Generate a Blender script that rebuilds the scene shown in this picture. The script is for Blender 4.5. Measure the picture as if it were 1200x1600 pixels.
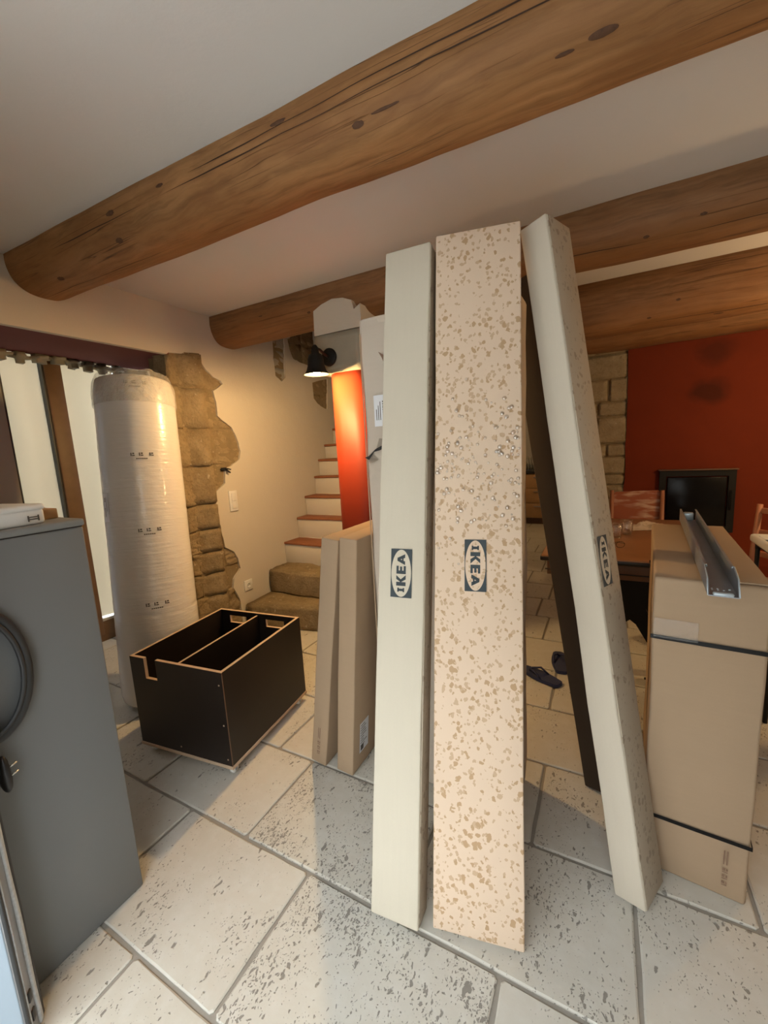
import bpy, bmesh, math, random
from mathutils import Vector, Matrix, noise, geometry

for o in list(bpy.data.objects): bpy.data.objects.remove(o)
S = bpy.context.scene
C = S.collection
rnd = random.Random(7)
PI = math.pi
V = Vector

# ------------------------------------------------------------------ camera
H, FPX = 1.4, 640.0
YAW, PITCH, ROLL = [math.radians(a) for a in (28.25, -8.7, -3.18)]
fwd = V((-math.sin(YAW)*math.cos(PITCH), math.cos(YAW)*math.cos(PITCH), math.sin(PITCH)))
rt0 = V((math.cos(YAW), math.sin(YAW), 0)); up0 = rt0.cross(fwd)
rt = math.cos(ROLL)*rt0 + math.sin(ROLL)*up0
up = -math.sin(ROLL)*rt0 + math.cos(ROLL)*up0
EYE = V((0, 0, H))
cd = bpy.data.cameras.new('camera'); cam = bpy.data.objects.new('camera', cd); C.objects.link(cam)
cd.sensor_fit = 'HORIZONTAL'; cd.sensor_width = 36; cd.lens = FPX/1200*36; cd.clip_start = .02
m4 = Matrix.Identity(4)
for i in range(3):
    m4[i][0], m4[i][1], m4[i][2] = rt[i], up[i], -fwd[i]
m4.translation = EYE
cam.matrix_world = m4
S.camera = cam

# ------------------------------------------------------------------ light and exposure
S.view_settings.view_transform = 'Standard'; S.view_settings.look = 'None'
S.view_settings.gamma = 1; S.view_settings.use_curve_mapping = False
S.view_settings.exposure = 0.0
SKY = 11.3
w = bpy.data.worlds.new('overcast_sky'); S.world = w; w.use_nodes = True
bgn = w.node_tree.nodes['Background']
bgn.inputs[0].default_value = (.86, .93, 1.0, 1); bgn.inputs[1].default_value = SKY

def light(name, kind, loc, energy, color, **kw):
    l = bpy.data.lights.new(name, kind); l.energy = energy; l.color = color
    for k, v_ in kw.items(): setattr(l, k, v_)
    o = bpy.data.objects.new(name, l); C.objects.link(o); o.location = loc
    return o
def portal(loc, rot, sx, sy):
    o = light('daylight_portal', 'AREA', loc, 1, (1, 1, 1), shape='RECTANGLE', size=sx, size_y=sy)
    o.data.cycles.is_portal = True; o.rotation_euler = rot
portal((-.6, -.72, 1.08), (PI/2, 0, 0), 2.2, 2.15)          # entrance behind the camera, shining to +Y
portal((-3.62, .75, 1.15), (PI/2, 0, -PI/2), .72, 1.9)      # glazed part of the left doorway, shining to +X

# ------------------------------------------------------------------ pixel helpers (direction only; depth from floor / planes)
def ray(px, py): return rt*((px-600)/FPX) - up*((py-800)/FPX) + fwd
def fl(px, py, z=0.):
    d = ray(px, py); return EYE + d*((z-H)/d.z)
def onx(px, py, X):
    d = ray(px, py); return EYE + d*(X/d.x)
def ony(px, py, Y):
    d = ray(px, py); return EYE + d*(Y/d.y)

# ------------------------------------------------------------------ material helpers
class NT:
    def __init__(s, name):
        s.m = bpy.data.materials.new(name); s.m.use_nodes = True
        s.t = s.m.node_tree; s.b = s.t.nodes['Principled BSDF']; s.o = s.t.nodes['Material Output']
        s.tc = s.t.nodes.new('ShaderNodeTexCoord').outputs['Object']
    def link(s, a, b): s.t.links.new(a, b)
    def put(s, sock, v_):
        if hasattr(v_, 'is_output'): s.link(v_, sock)
        elif isinstance(v_, (tuple, list)) and len(v_) == 3 and sock.type == 'RGBA': sock.default_value = (*v_, 1)
        else: sock.default_value = v_
    def map(s, scale=(1, 1, 1), rot=(0, 0, 0), loc=(0, 0, 0), src=None):
        n = s.t.nodes.new('ShaderNodeMapping'); s.link(src or s.tc, n.inputs[0])
        n.inputs['Scale'].default_value = scale; n.inputs['Rotation'].default_value = rot; n.inputs['Location'].default_value = loc
        return n.outputs[0]
    def noise(s, scale, src=None, detail=4, rough=.55, dist=0., col=False):
        n = s.t.nodes.new('ShaderNodeTexNoise'); s.link(src or s.tc, n.inputs['Vector'])
        n.inputs['Scale'].default_value = scale; n.inputs['Detail'].default_value = detail
        n.inputs['Roughness'].default_value = rough; n.inputs['Distortion'].default_value = dist
        return n.outputs['Color' if col else 'Fac']
    def voro(s, scale, src=None, out='Distance', feature='F1', rand=1.):
        n = s.t.nodes.new('ShaderNodeTexVoronoi'); n.feature = feature
        s.link(src or s.tc, n.inputs['Vector']); n.inputs['Scale'].default_value = scale
        n.inputs['Randomness'].default_value = rand
        return n.outputs[out]
    def wave(s, scale, src=None, dist=0., ddetail=2, dscale=1., axis='X'):
        n = s.t.nodes.new('ShaderNodeTexWave'); n.bands_direction = axis
        s.link(src or s.tc, n.inputs['Vector']); n.inputs['Scale'].default_value = scale
        n.inputs['Distortion'].default_value = dist; n.inputs['Detail'].default_value = ddetail
        n.inputs['Detail Scale'].default_value = dscale
        return n.outputs['Fac']
    def ramp(s, fac, *stops):
        n = s.t.nodes.new('ShaderNodeValToRGB'); s.link(fac, n.inputs[0]); e = n.color_ramp.elements
        while len(e) < len(stops): e.new(.5)
        for el, (p, c) in zip(e, stops):
            el.position = p; el.color = (c, c, c, 1) if not isinstance(c, tuple) else (*c, 1)
        return n.outputs[0]
    def mix(s, fac, a, b, blend='MIX'):
        n = s.t.nodes.new('ShaderNodeMix'); n.data_type = 'RGBA'; n.blend_type = blend
        s.put(n.inputs[0], fac); s.put(n.inputs[6], a); s.put(n.inputs[7], b)
        return n.outputs[2]
    def math(s, op, a, b=0., c=0.):
        n = s.t.nodes.new('ShaderNodeMath'); n.operation = op
        for i, v_ in enumerate((a, b, c)): s.put(n.inputs[i], v_)
        return n.outputs[0]
    def vadd(s, a, b, k=1.):
        n = s.t.nodes.new('ShaderNodeVectorMath'); n.operation = 'MULTIPLY_ADD'
        s.link(a, n.inputs[0]); n.inputs[1].default_value = (k, k, k); s.link(b, n.inputs[2])
        return n.outputs[0]
    def rand(s): return s.t.nodes.new('ShaderNodeObjectInfo').outputs['Random']
    def bump(s, h, strength=.3, dist=.01):
        n = s.t.nodes.new('ShaderNodeBump'); s.link(h, n.inputs['Height'])
        n.inputs['Strength'].default_value = strength; n.inputs['Distance'].default_value = dist
        s.link(n.outputs[0], s.b.inputs['Normal'])
    def out(s, col, rough=.7, metal=0., spec=None):
        s.put(s.b.inputs['Base Color'], col); s.put(s.b.inputs['Roughness'], rough); s.put(s.b.inputs['Metallic'], metal)
        if spec is not None: s.b.inputs['Specular IOR Level'].default_value = spec
        return s.m

def plain(name, col, rough=.6, metal=0., var=.12, nscale=6., bump=0., bscale=60., spec=None):
    n = NT(name); f = n.noise(nscale, detail=5)
    c = n.mix(f, tuple(x*(1-var) for x in col), tuple(min(1, x*(1+var)) for x in col))
    if bump: n.bump(n.noise(bscale, detail=3), bump, .004)
    return n.out(c, rough, metal, spec)

def cardboard(name, col, axis=(0, 0, 1), var=.1, spots=None):
    n = NT(name)
    big = n.noise(3.5, detail=6, rough=.6); fine = n.noise(260, detail=2)
    c = n.mix(big, tuple(x*(1-var) for x in col), tuple(min(1, x*(1+var)) for x in col))
    c = n.mix(n.math('MULTIPLY', fine, .25), c, tuple(x*.8 for x in col))
    sc = [90 if a else 6 for a in axis]
    fl_ = n.noise(1., n.map(tuple(sc)), detail=2)
    c = n.mix(n.math('MULTIPLY', n.ramp(fl_, (.4, 0.), (.75, 1.)), .07), c, tuple(x*.72 for x in col))
    n.bump(fl_, .06, .002)
    return n.out(c, .82, spec=.25)

def wet_cardboard(name, col, wet, dd=0.):
    n = NT(name)
    big = n.noise(3.5, detail=6, rough=.6)
    c = n.mix(big, tuple(x*.93 for x in col), tuple(min(1, x*1.06) for x in col))
    warp = n.vadd(n.noise(55, detail=3, col=True), n.tc, .022)
    src = n.map((1, 1, .8), src=warp)
    d1 = n.voro(46, src); r1 = n.voro(46, src, 'Color')
    d2 = n.voro(75, n.map((1, 1, .85), loc=(3, 1, 2), src=warp)); r2 = n.voro(75, n.map((1, 1, .85), loc=(3, 1, 2), src=warp), 'Color')
    dens = n.noise(5., n.map(loc=(4, 4, 4)), detail=2)
    dens = n.math('MULTIPLY_ADD', dens, .40, -.13+dd)
    t1 = n.math('ADD', n.math('MULTIPLY_ADD', r1, .80, -.29), dens)
    t2 = n.math('ADD', n.math('MULTIPLY_ADD', r2, .80, -.29), dens)
    k1 = n.ramp(n.math('SUBTRACT', t1, d1), (.0, 0.), (.03, 1.))
    k2 = n.ramp(n.math('SUBTRACT', t2, d2), (.0, 0.), (.03, .7))
    k = n.math('MAXIMUM', k1, k2)
    c = n.mix(n.math('MULTIPLY', k, .82), c, wet)
    n.bump(n.noise(220, detail=2), .06, .002)
    return n.out(c, n.ramp(k, (0, .75), (1, .5)), spec=.3)

def emit(name, col, strength):
    n = NT(name); n.b.inputs['Emission Color'].default_value = (*col, 1); n.b.inputs['Emission Strength'].default_value = strength
    return n.out(col, .5)

def wood_log(name, base=(.36, .17, .06)):
    n = NT(name)
    warp = n.vadd(n.noise(3.2, detail=3, col=True), n.tc, .07)
    g = n.noise(1., n.map((2.2, 38, 38), src=warp), detail=7, rough=.62)
    g2 = n.noise(1., n.map((.9, 7, 7), src=warp), detail=4)
    c = n.ramp(g, (.28, tuple(x*.50 for x in base)), (.52, base), (.75, tuple(min(1, x*1.28) for x in base)))
    c = n.mix(n.ramp(g2, (.35, .75), (.65, 0.)), c, (.25, .11, .035))
    blotch = n.noise(4., n.map((1, 2, 2), loc=(9, 3, 1)), detail=5)
    c = n.mix(n.ramp(blotch, (.5, 0.), (.72, .55)), c, (.20, .085, .03))
    # knots
    kd = n.voro(1., n.map((3.0, 5.5, 5.5), src=warp)); kr = n.voro(1., n.map((3.0, 5.5, 5.5), src=warp), 'Color')
    kk = n.ramp(n.math('SUBTRACT', n.math('MULTIPLY_ADD', kr, .34, -.15), kd), (0., 0.), (.09, 1.))
    c = n.mix(n.math('MULTIPLY', kk, .85), c, (.07, .03, .014))
    # fine checks along the grain
    ck = n.noise(1., n.map((.22, 26, 26), loc=(2, 5, 7)), detail=2)
    ck = n.ramp(n.math('ABSOLUTE', n.math('SUBTRACT', ck, .5)), (0., 1.), (.012, 0.))
    cm = n.math('MULTIPLY', ck, n.ramp(n.noise(1.6, detail=2), (.5, 0.), (.6, 1.)))
    c = n.mix(n.math('MULTIPLY', cm, .8), c, (.06, .025, .012))
    n.bump(n.math('SUBTRACT', n.math('MULTIPLY', g, .5), cm), .5, .006)
    return n.out(c, .62, spec=.3)

def travertine(name):
    n = NT(name); r = n.rand(); oi = n.t.nodes.new('ShaderNodeObjectInfo').outputs['Object Index']
    off = n.math('MULTIPLY', r, 37.)
    cmb = n.t.nodes.new('ShaderNodeCombineXYZ'); n.link(off, cmb.inputs[0]); n.link(off, cmb.inputs[1])
    p = n.vadd(cmb.outputs[0], n.tc)
    tone = n.mix(r, (.54, .52, .45), (.59, .58, .525))
    c = n.mix(n.noise(3., p, detail=6), tone, (.53, .49, .41))
    c = n.mix(n.ramp(n.noise(22, p, detail=4), (.45, 0.), (.75, .4)), c, (.64, .63, .58))
    warp = n.vadd(n.noise(28, p, detail=3, col=True), p, .035)
    clus = n.noise(6., p, detail=3)
    dens = n.math('ADD', n.math('MULTIPLY_ADD', clus, .85, -.50), n.math('MULTIPLY', oi, .024))
    ms = []
    for sc, rot, st, k in ((95, .5, (1, .48, 1), 1.), (190, -.3, (1, .6, 1), 1.25), (45, .9, (1, .36, 1), .35)):
        s_ = n.map(st, rot=(0, 0, rot), src=warp)
        d = n.voro(sc, s_); rc = n.voro(sc, s_, 'Color')
        t_ = n.math('ADD', n.math('MULTIPLY_ADD', rc, .62, -.28), n.math('MULTIPLY', dens, k))
        ms.append(n.ramp(n.math('SUBTRACT', t_, d), (0., 0.), (.08, 1.)))
    mk = n.math('MAXIMUM', n.math('MAXIMUM', ms[0], ms[1]), ms[2])
    c = n.mix(n.math('MULTIPLY', mk, .75), c, (.15, .135, .115))
    n.bump(n.math('SUBTRACT', n.math('MULTIPLY', n.noise(14, p, detail=4), .5), mk), .45, .005)
    return n.out(c, n.ramp(n.noise(9, p), (.3, .42), (.7, .62)), spec=.35)

def stone(name, a, b):
    n = NT(name); r = n.rand()
    cmb = n.t.nodes.new('ShaderNodeCombineXYZ'); n.link(n.math('MULTIPLY', r, 19.), cmb.inputs[0])
    p = n.vadd(cmb.outputs[0], n.tc)
    f = n.noise(9, p, detail=8, rough=.65); f2 = n.noise(60, p, detail=5, rough=.7)
    c = n.mix(n.ramp(f, (.3, 0.), (.7, 1.)), a, b)
    c = n.mix(n.ramp(f2, (.52, 0.), (.75, .55)), c, tuple(x*.45 for x in a))
    c = n.mix(n.ramp(n.noise(26, p, detail=3), (.66, 0.), (.72, .5)), c, (.62, .56, .45))
    n.bump(n.math('ADD', f, n.math('MULTIPLY', f2, .6)), .9, .02)
    return n.out(c, .9, spec=.15)

def plaster(name, col, var=.07, bump=.25, nscale=2.2, soot=()):
    n = NT(name)
    f = n.noise(nscale, detail=6, rough=.6)
    c = n.mix(f, tuple(x*(1-var) for x in col), tuple(min(1, x*(1+var)) for x in col))
    for (cx, cz, sx, sz, k) in soot:
        wv = n.vadd(n.noise(5, detail=3, col=True), n.tc, .16)
        q = n.map((1/sx, 0, 1/sz), loc=(-(cx+.08)/sx, 0, -(cz+.08)/sz), src=wv)
        ln = n.t.nodes.new('ShaderNodeVectorMath'); ln.operation = 'LENGTH'; n.link(q, ln.inputs[0])
        c = n.mix(n.ramp(ln.outputs['Value'], (.45, k), (1., 0.)), c, (.03, .012, .008))
    n.bump(n.math('ADD', n.noise(7, detail=5), n.math('MULTIPLY', n.noise(90, detail=3), .25)), bump, .012)
    return n.out(c, .88, spec=.2)

M = {}
M['ceil'] = plaster('ceiling_paint', (.66, .65, .63), .03, .12)
M['wall'] = plaster('white_plaster', (.60, .555, .475), .05, .35)
M['outer'] = plaster('grey_plaster', (.45, .43, .39), .06, .3)
M['red'] = plaster('red_limewash', (.17, .028, .010), .18, .15, 3., [(.78, 1.72, .17, .13, .6), (.80, 2.05, .15, .14, .45)])
M['redpier'] = plaster('red_gloss_paint', (.22, .024, .008), .08, .08, 3.)
M['redpier'].node_tree.nodes['Principled BSDF'].inputs['Roughness'].default_value = .55
M['soffit'] = plaster('wine_red_paint', (.19, .062, .058), .12, .12)
M['concrete'] = plaster('concrete', (.36, .335, .27), .15, .4, 9)
M['mortar'] = plaster('grout', (.30, .275, .235), .15, .5, 30)
M['stonemortar'] = plaster('old_mortar', (.25, .19, .11), .3, .8, 14)
M['stone'] = stone('rough_limestone', (.25, .185, .105), (.40, .31, .19))
M['stonepier'] = stone('pier_limestone', (.34, .275, .175), (.46, .38, .25))
M['stepstone'] = stone('step_stone', (.22, .165, .095), (.34, .26, .155))
M['tile'] = travertine('travertine')
M['log'] = wood_log('beam_wood', (.35, .18, .072))
M['log2'] = wood_log('beam_wood_dark', (.27, .14, .064))
M['crack_shade'] = plain('beam_crack_shade', (.05, .024, .012), .9)
M['knot'] = plain('beam_knot', (.10, .045, .02), .8, var=.5, nscale=70)
M['terracotta'] = plain('terracotta', (.27, .10, .045), .6, var=.3, nscale=12, bump=.2)
M['fridge'] = plain('grey_enamel', (.175, .18, .183), .42, var=.02, bump=.05, bscale=300)
M['fridgetop'] = plain('grey_lid', (.20, .205, .205), .5, var=.03)
M['black'] = plain('black_plastic', (.012, .012, .013), .35)
M['rubber'] = plain('dark_rubber', (.03, .032, .034), .45)
M['blackiron'] = plain('black_iron', (.010, .010, .010), .6, spec=.25)
M['alu'] = plain('aluminium', (.42, .42, .43), .38, .8, var=.15, nscale=40)
M['aluwhite'] = plain('white_aluminium', (.36, .45, .54), .3, var=.04)
M['brush'] = plain('grey_brush_seal', (.50, .53, .55), .9, var=.35, nscale=90)
M['steel'] = plain('grey_steel', (.30, .325, .36), .42, .5, var=.2, nscale=14)
M['steelbright'] = plain('cut_steel', (.50, .58, .64), .35, .4, var=.1)
M['brass'] = plain('pin_metal', (.85, .85, .83), .2, 1.)
M['white'] = plain('white_plastic', (.72, .72, .70), .4, var=.03)
M['paper'] = plain('paper_white', (.80, .81, .84), .7, var=.03)
M['ink'] = plain('print_ink', (.045, .06, .07), .75)
M['inkbrown'] = plain('brown_print', (.24, .145, .095), .8)
M['inkgrey'] = plain('grey_print', (.10, .09, .08), .7)
M['kraft'] = cardboard('kraft', (.42, .30, .195), (0, 0, 1))
M['kraft2'] = cardboard('kraft_plain', (.44, .315, .205), (0, 0, 1))
M['cream'] = cardboard('cream_carton', (.66, .60, .485), (1, 0, 0), .05)
M['cream3'] = cardboard('cream_carton_b', (.62, .555, .45), (1, 0, 0), .06)
M['whitebox'] = cardboard('pale_carton', (.62, .54, .45), (0, 0, 1), .08)
M['shadecarton'] = cardboard('shade_brown_carton', (.05, .034, .022), (1, 0, 0), .15)  # cardboard with the shade it stands in put into the colour
M['wet'] = wet_cardboard('wet_carton', (.74, .575, .43), (.46, .285, .14))
M['wetcream_shade'] = wet_cardboard('wet_cream_carton_shade', (.45, .385, .30), (.25, .195, .14), -.09)  # wet spots on a base darker than the fronts, for side-face shade
M['ply'] = plain('plywood_edge', (.52, .38, .26), .7, var=.2, nscale=30)
M['crate'] = plain('dark_film_ply', (.012, .0075, .0055), .45, var=.6, nscale=5, bump=.08, bscale=200)
M['wood'] = plain('brown_wood', (.22, .10, .045), .35, var=.3, nscale=9)
M['woodlight'] = plain('oak_wood', (.42, .24, .10), .5, var=.25, nscale=9)
M['apron'] = plain('dark_wood', (.13, .065, .035), .45, var=.25, nscale=9)
M['navy'] = plain('navy_rubber', (.018, .026, .085), .6)
M['creamdoor'] = plain('cream_lacquer', (.66, .57, .44), .28, var=.04, nscale=3)
def panel_mat(name, col, tr):
    n = NT(name); n.out(n.mix(n.noise(4, detail=3), tuple(x*.96 for x in col), col), .3)
    t = n.t.nodes.new('ShaderNodeBsdfTranslucent'); t.inputs[0].default_value = (*col, 1)
    mx = n.t.nodes.new('ShaderNodeMixShader'); mx.inputs[0].default_value = tr
    n.link(n.b.outputs[0], mx.inputs[1]); n.link(t.outputs[0], mx.inputs[2]); n.link(mx.outputs[0], n.o.inputs[0]); return n.m
M['panel'] = panel_mat('pale_panel_fabric', (.70, .62, .47), .10)
M['greydoor'] = plain('grey_lacquer', (.42, .40, .36), .4, var=.04)
M['doorwood'] = plain('brown_frame', (.19, .105, .05), .5, var=.25, nscale=12)
M['terrace'] = plaster('terrace_stone', (.42, .41, .39), .1, .3)

def glass_mat(name, tint=(1, 1, 1), trans=.85, rough=.03):
    n = NT(name); t = n.t
    tr = t.nodes.new('ShaderNodeBsdfTransparent'); tr.inputs[0].default_value = (*tint, 1)
    gl = t.nodes.new('ShaderNodeBsdfGlossy'); gl.inputs['Roughness'].default_value = rough
    mx = t.nodes.new('ShaderNodeMixShader'); fr = t.nodes.new('ShaderNodeLayerWeight'); fr.inputs[0].default_value = .3
    f = n.math('MULTIPLY_ADD', fr.outputs['Facing'], .55, 1-trans)
    t.links.new(f, mx.inputs[0]); t.links.new(tr.outputs[0], mx.inputs[1]); t.links.new(gl.outputs[0], mx.inputs[2])
    t.links.new(mx.outputs[0], n.o.inputs[0]); return n.m
M['glass'] = glass_mat('clear_glass')
M['dimglass'] = glass_mat('grey_glazing', (.45, .47, .50))
M['tape'] = glass_mat('clear_tape', (.96, .94, .91), .97, .22)
M['firewindow'] = plain('stove_glass', (.006, .006, .007), .2, var=.2, spec=.2)
M['droplet'] = glass_mat('water_drop', (.97, .94, .90), .72, .02)

def film(name):
    n = NT(name)
    wr = n.noise(1., n.map((7, 7, 70)), detail=3, rough=.5)
    wr2 = n.noise(1., n.map((22, 22, 34), loc=(2, 2, 2)), detail=3)
    c = n.mix(n.noise(3, detail=3), (.66, .645, .62), (.73, .715, .69))
    n.bump(n.math('ADD', n.math('MULTIPLY', wr, .6), n.math('MULTIPLY', wr2, .35)), .32, .012)
    m_ = n.out(c, .26, spec=.5); n.b.inputs['Coat Weight'].default_value = .35; n.b.inputs['Coat Roughness'].default_value = .1
    return m_
M['film'] = film('plastic_wrap')
def film_clear(name):
    n = NT(name); n.bump(n.noise(30, detail=4, rough=.7), .9, .02)
    n.b.inputs['Alpha'].default_value = .34
    return n.out((.72, .70, .66), .18)
M['filmclear'] = film_clear('clear_plastic_wrap')

def worn(name):
    n = NT(name)
    wv = n.noise(1., n.map((5, 5, 26)), detail=3)
    edge = n.noise(5, n.map((1, 1, .6), loc=(1, 7, 2)), detail=2)
    k = n.math('MULTIPLY', n.ramp(wv, (.46, 0.), (.6, 1.)), n.ramp(edge, (.4, 0.), (.6, 1.)))
    return n.out(n.mix(k, (.34, .095, .04), (.60, .40, .27)), .5)
M['worn'] = worn('worn_red_paint')
M['pinkwood'] = plain('reddish_wood', (.36, .15, .085), .5, var=.2)
def pattern(name):
    n = NT(name); k = n.ramp(n.noise(16, detail=4), (.58, 0.), (.63, 1.))
    return n.out(n.mix(k, (.74, .78, .78), (.05, .10, .14)), .5)
M['pattern'] = pattern('blue_print_on_white')

# ------------------------------------------------------------------ object helpers
def tag(o, label=None, cat=None, group=None, kind=None):
    if label: o['label'] = label
    if cat: o['category'] = cat
    if group: o['group'] = group
    if kind: o['kind'] = kind
    return o
def empty(name, loc=(0, 0, 0), rz=0, mat4=None):
    o = bpy.data.objects.new(name, None); C.objects.link(o); o.empty_display_size = .1
    if mat4 is not None: o.matrix_world = mat4
    else: o.location = loc; o.rotation_euler = (0, 0, rz)
    return o
def obj(name, bm, mats, parent=None, smooth=None):
    me = bpy.data.meshes.new(name)
    bmesh.ops.recalc_face_normals(bm, faces=bm.faces) if getattr(bm, '_fix', True) is True and False else None
    if smooth is not None:
        for f in bm.faces: f.smooth = smooth
    bm.to_mesh(me); bm.free()
    for m_ in (mats if isinstance(mats, (list, tuple)) else [mats]):
        me.materials.append(M[m_] if isinstance(m_, str) else m_)
    o = bpy.data.objects.new(name, me); C.objects.link(o)
    if parent is not None: o.parent = parent
    return o
def autosmooth(bm, deg=35):
    for f in bm.faces: f.smooth = True
    for e in bm.edges:
        if len(e.link_faces) == 2 and e.calc_face_angle(0) > math.radians(deg): e.smooth = False

def rbox(a, b, bev=.004, seg=2, bm=None, mi=0, jit=0., cuts=None, seed=0.):
    """bevelled box from corner a to corner b appended to bm"""
    own = bmesh.new()
    a, b = V(a), V(b)
    bmesh.ops.create_cube(own, size=1)
    for v_ in own.verts: v_.co = V([(a[i]+b[i])/2 + v_.co[i]*abs(b[i]-a[i]) for i in range(3)])
    if bev:
        bev = min(bev, .45*min(abs(b[i]-a[i]) for i in range(3)))
        bmesh.ops.bevel(own, geom=own.edges[:], offset=bev, segments=seg, affect='EDGES', profile=.5)
    if cuts:
        for ax, n in cuts:
            no = V([1 if i == ax else 0 for i in range(3)])
            for k in range(1, n):
                p = V(no)*(a[ax]+(b[ax]-a[ax])*k/n)
                bmesh.ops.bisect_plane(own, geom=own.verts[:]+own.edges[:]+own.faces[:], plane_co=p, plane_no=no)
    if jit:
        for v_ in own.verts:
            v_.co += noise.noise_vector(v_.co*4.+V((seed, seed*2, 0)))*jit
    for f in own.faces: f.material_index = mi
    autosmooth(own, 50)
    if bm is None: return own
    merge(bm, own); return bm
def merge(bm, own, mat4=None):
    if mat4 is not None: own.transform(mat4)
    me = bpy.data.meshes.new('tmp'); own.to_mesh(me); own.free(); bm.from_mesh(me); bpy.data.meshes.remove(me)
def tube(pts, r, bm=None, seg=8, mi=0, cap=True, closed=False):
    bm = bm or bmesh.new(); pts = [V(p) for p in pts]; n = len(pts); rings = []
    prev = None
    for i, p in enumerate(pts):
        if closed: t = pts[(i+1) % n]-pts[i-1]
        else: t = pts[min(i+1, n-1)]-pts[max(i-1, 0)]
        t.normalize()
        if prev is None: u = t.orthogonal().normalized()
        else: u = (prev-t*prev.dot(t)).normalized()
        prev = u; v_ = t.cross(u); rr = r[i] if isinstance(r, (list, tuple)) else r
        rings.append([bm.verts.new(p+(u*math.cos(2*PI*k/seg)+v_*math.sin(2*PI*k/seg))*rr) for k in range(seg)])
    for i in range(n if closed else n-1):
        A, B = rings[i], rings[(i+1) % n]
        for k in range(seg):
            f = bm.faces.new((A[k], A[(k+1) % seg], B[(k+1) % seg], B[k])); f.smooth = True; f.material_index = mi
    if cap and not closed:
        f = bm.faces.new(rings[0][::-1]); f.material_index = mi; f = bm.faces.new(rings[-1]); f.material_index = mi
    return bm
def lathe(prof, seg=32, bm=None, mi=0, cap=False, center=(0, 0, 0)):
    bm = bm or bmesh.new(); c = V(center)
    R = [[bm.verts.new(c+V((r*math.cos(2*PI*k/seg), r*math.sin(2*PI*k/seg), z))) for k in range(seg)] for r, z in prof]
    for A, B in zip(R, R[1:]):
        for k in range(seg):
            f = bm.faces.new((A[k], A[(k+1) % seg], B[(k+1) % seg], B[k])); f.smooth = True; f.material_index = mi
    if cap:
        bm.faces.new(R[0][::-1]).material_index = mi; bm.faces.new(R[-1]).material_index = mi
    return bm
def slab(loops, axis, a, b, bm=None, mi=0):
    """polygon with holes (2-D loops) extruded along an axis from a to b"""
    bm = bm or bmesh.new()
    def P(q, t):
        if axis == 0: return V((t, q[0], q[1]))
        if axis == 1: return V((q[0], t, q[1]))
        return V((q[0], q[1], t))
    tri = geometry.tessellate_polygon([[V((q[0], q[1], 0)) for q in l] for l in loops])
    flat = [q for l in loops for q in l]
    A = [bm.verts.new(P(q, a)) for q in flat]; B = [bm.verts.new(P(q, b)) for q in flat]
    for t in tri:
        for vs in ([A[i] for i in t], [B[i] for i in t][::-1]):
            try: bm.faces.new(vs)
            except ValueError: pass
    k = 0
    for l in loops:
        n = len(l)
        for i in range(n):
            j = (i+1) % n
            try: bm.faces.new((A[k+i], A[k+j], B[k+j], B[k+i]))
            except ValueError: pass
        k += n
    bmesh.ops.recalc_face_normals(bm, faces=bm.faces[:])
    for f in bm.faces: f.material_index = mi
    return bm
def struct(name, bm, mats, label=None, cat=None, parent=None, smooth=None):
    o = obj(name, bm, mats, parent, smooth)
    if parent is None: tag(o, label, cat, kind='structure')
    return o
def rock(a, b, amp=.012, cuts=5, seed=0., bev=.008, dirn=V((1, 0, 0))):
    bm = bmesh.new(); a, b = V(a), V(b); bmesh.ops.create_cube(bm, size=1)
    for v_ in bm.verts: v_.co = V([(a[i]+b[i])/2 + v_.co[i]*(b[i]-a[i]) for i in range(3)])
    bmesh.ops.bevel(bm, geom=bm.edges[:], offset=min(bev, .4*min(abs(b[i]-a[i]) for i in range(3))), segments=2, affect='EDGES')
    bmesh.ops.subdivide_edges(bm, edges=[e for e in bm.edges if e.calc_length() > .05], cuts=cuts, use_grid_fill=True)
    for v_ in bm.verts:
        p = v_.co+V((seed*3.1, seed*1.7, seed))
        v_.co += noise.noise_vector(p*4)*amp*.6 + noise.noise_vector(p*60)*amp*.2
        rg_ = abs(noise.noise(V((p.x*14, p.y*11, p.z*26))))+.5*abs(noise.noise(V((p.x*30, p.y*26, p.z*60))))
        v_.co += noise.noise_vector(p*18)*amp*.45 + dirn*(rg_*amp*1.6-amp*.7)
    for f in bm.faces: f.smooth = True
    return bm

# ================================================================== THE SETTING
XL, ZC = -2.6, 2.44
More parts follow.
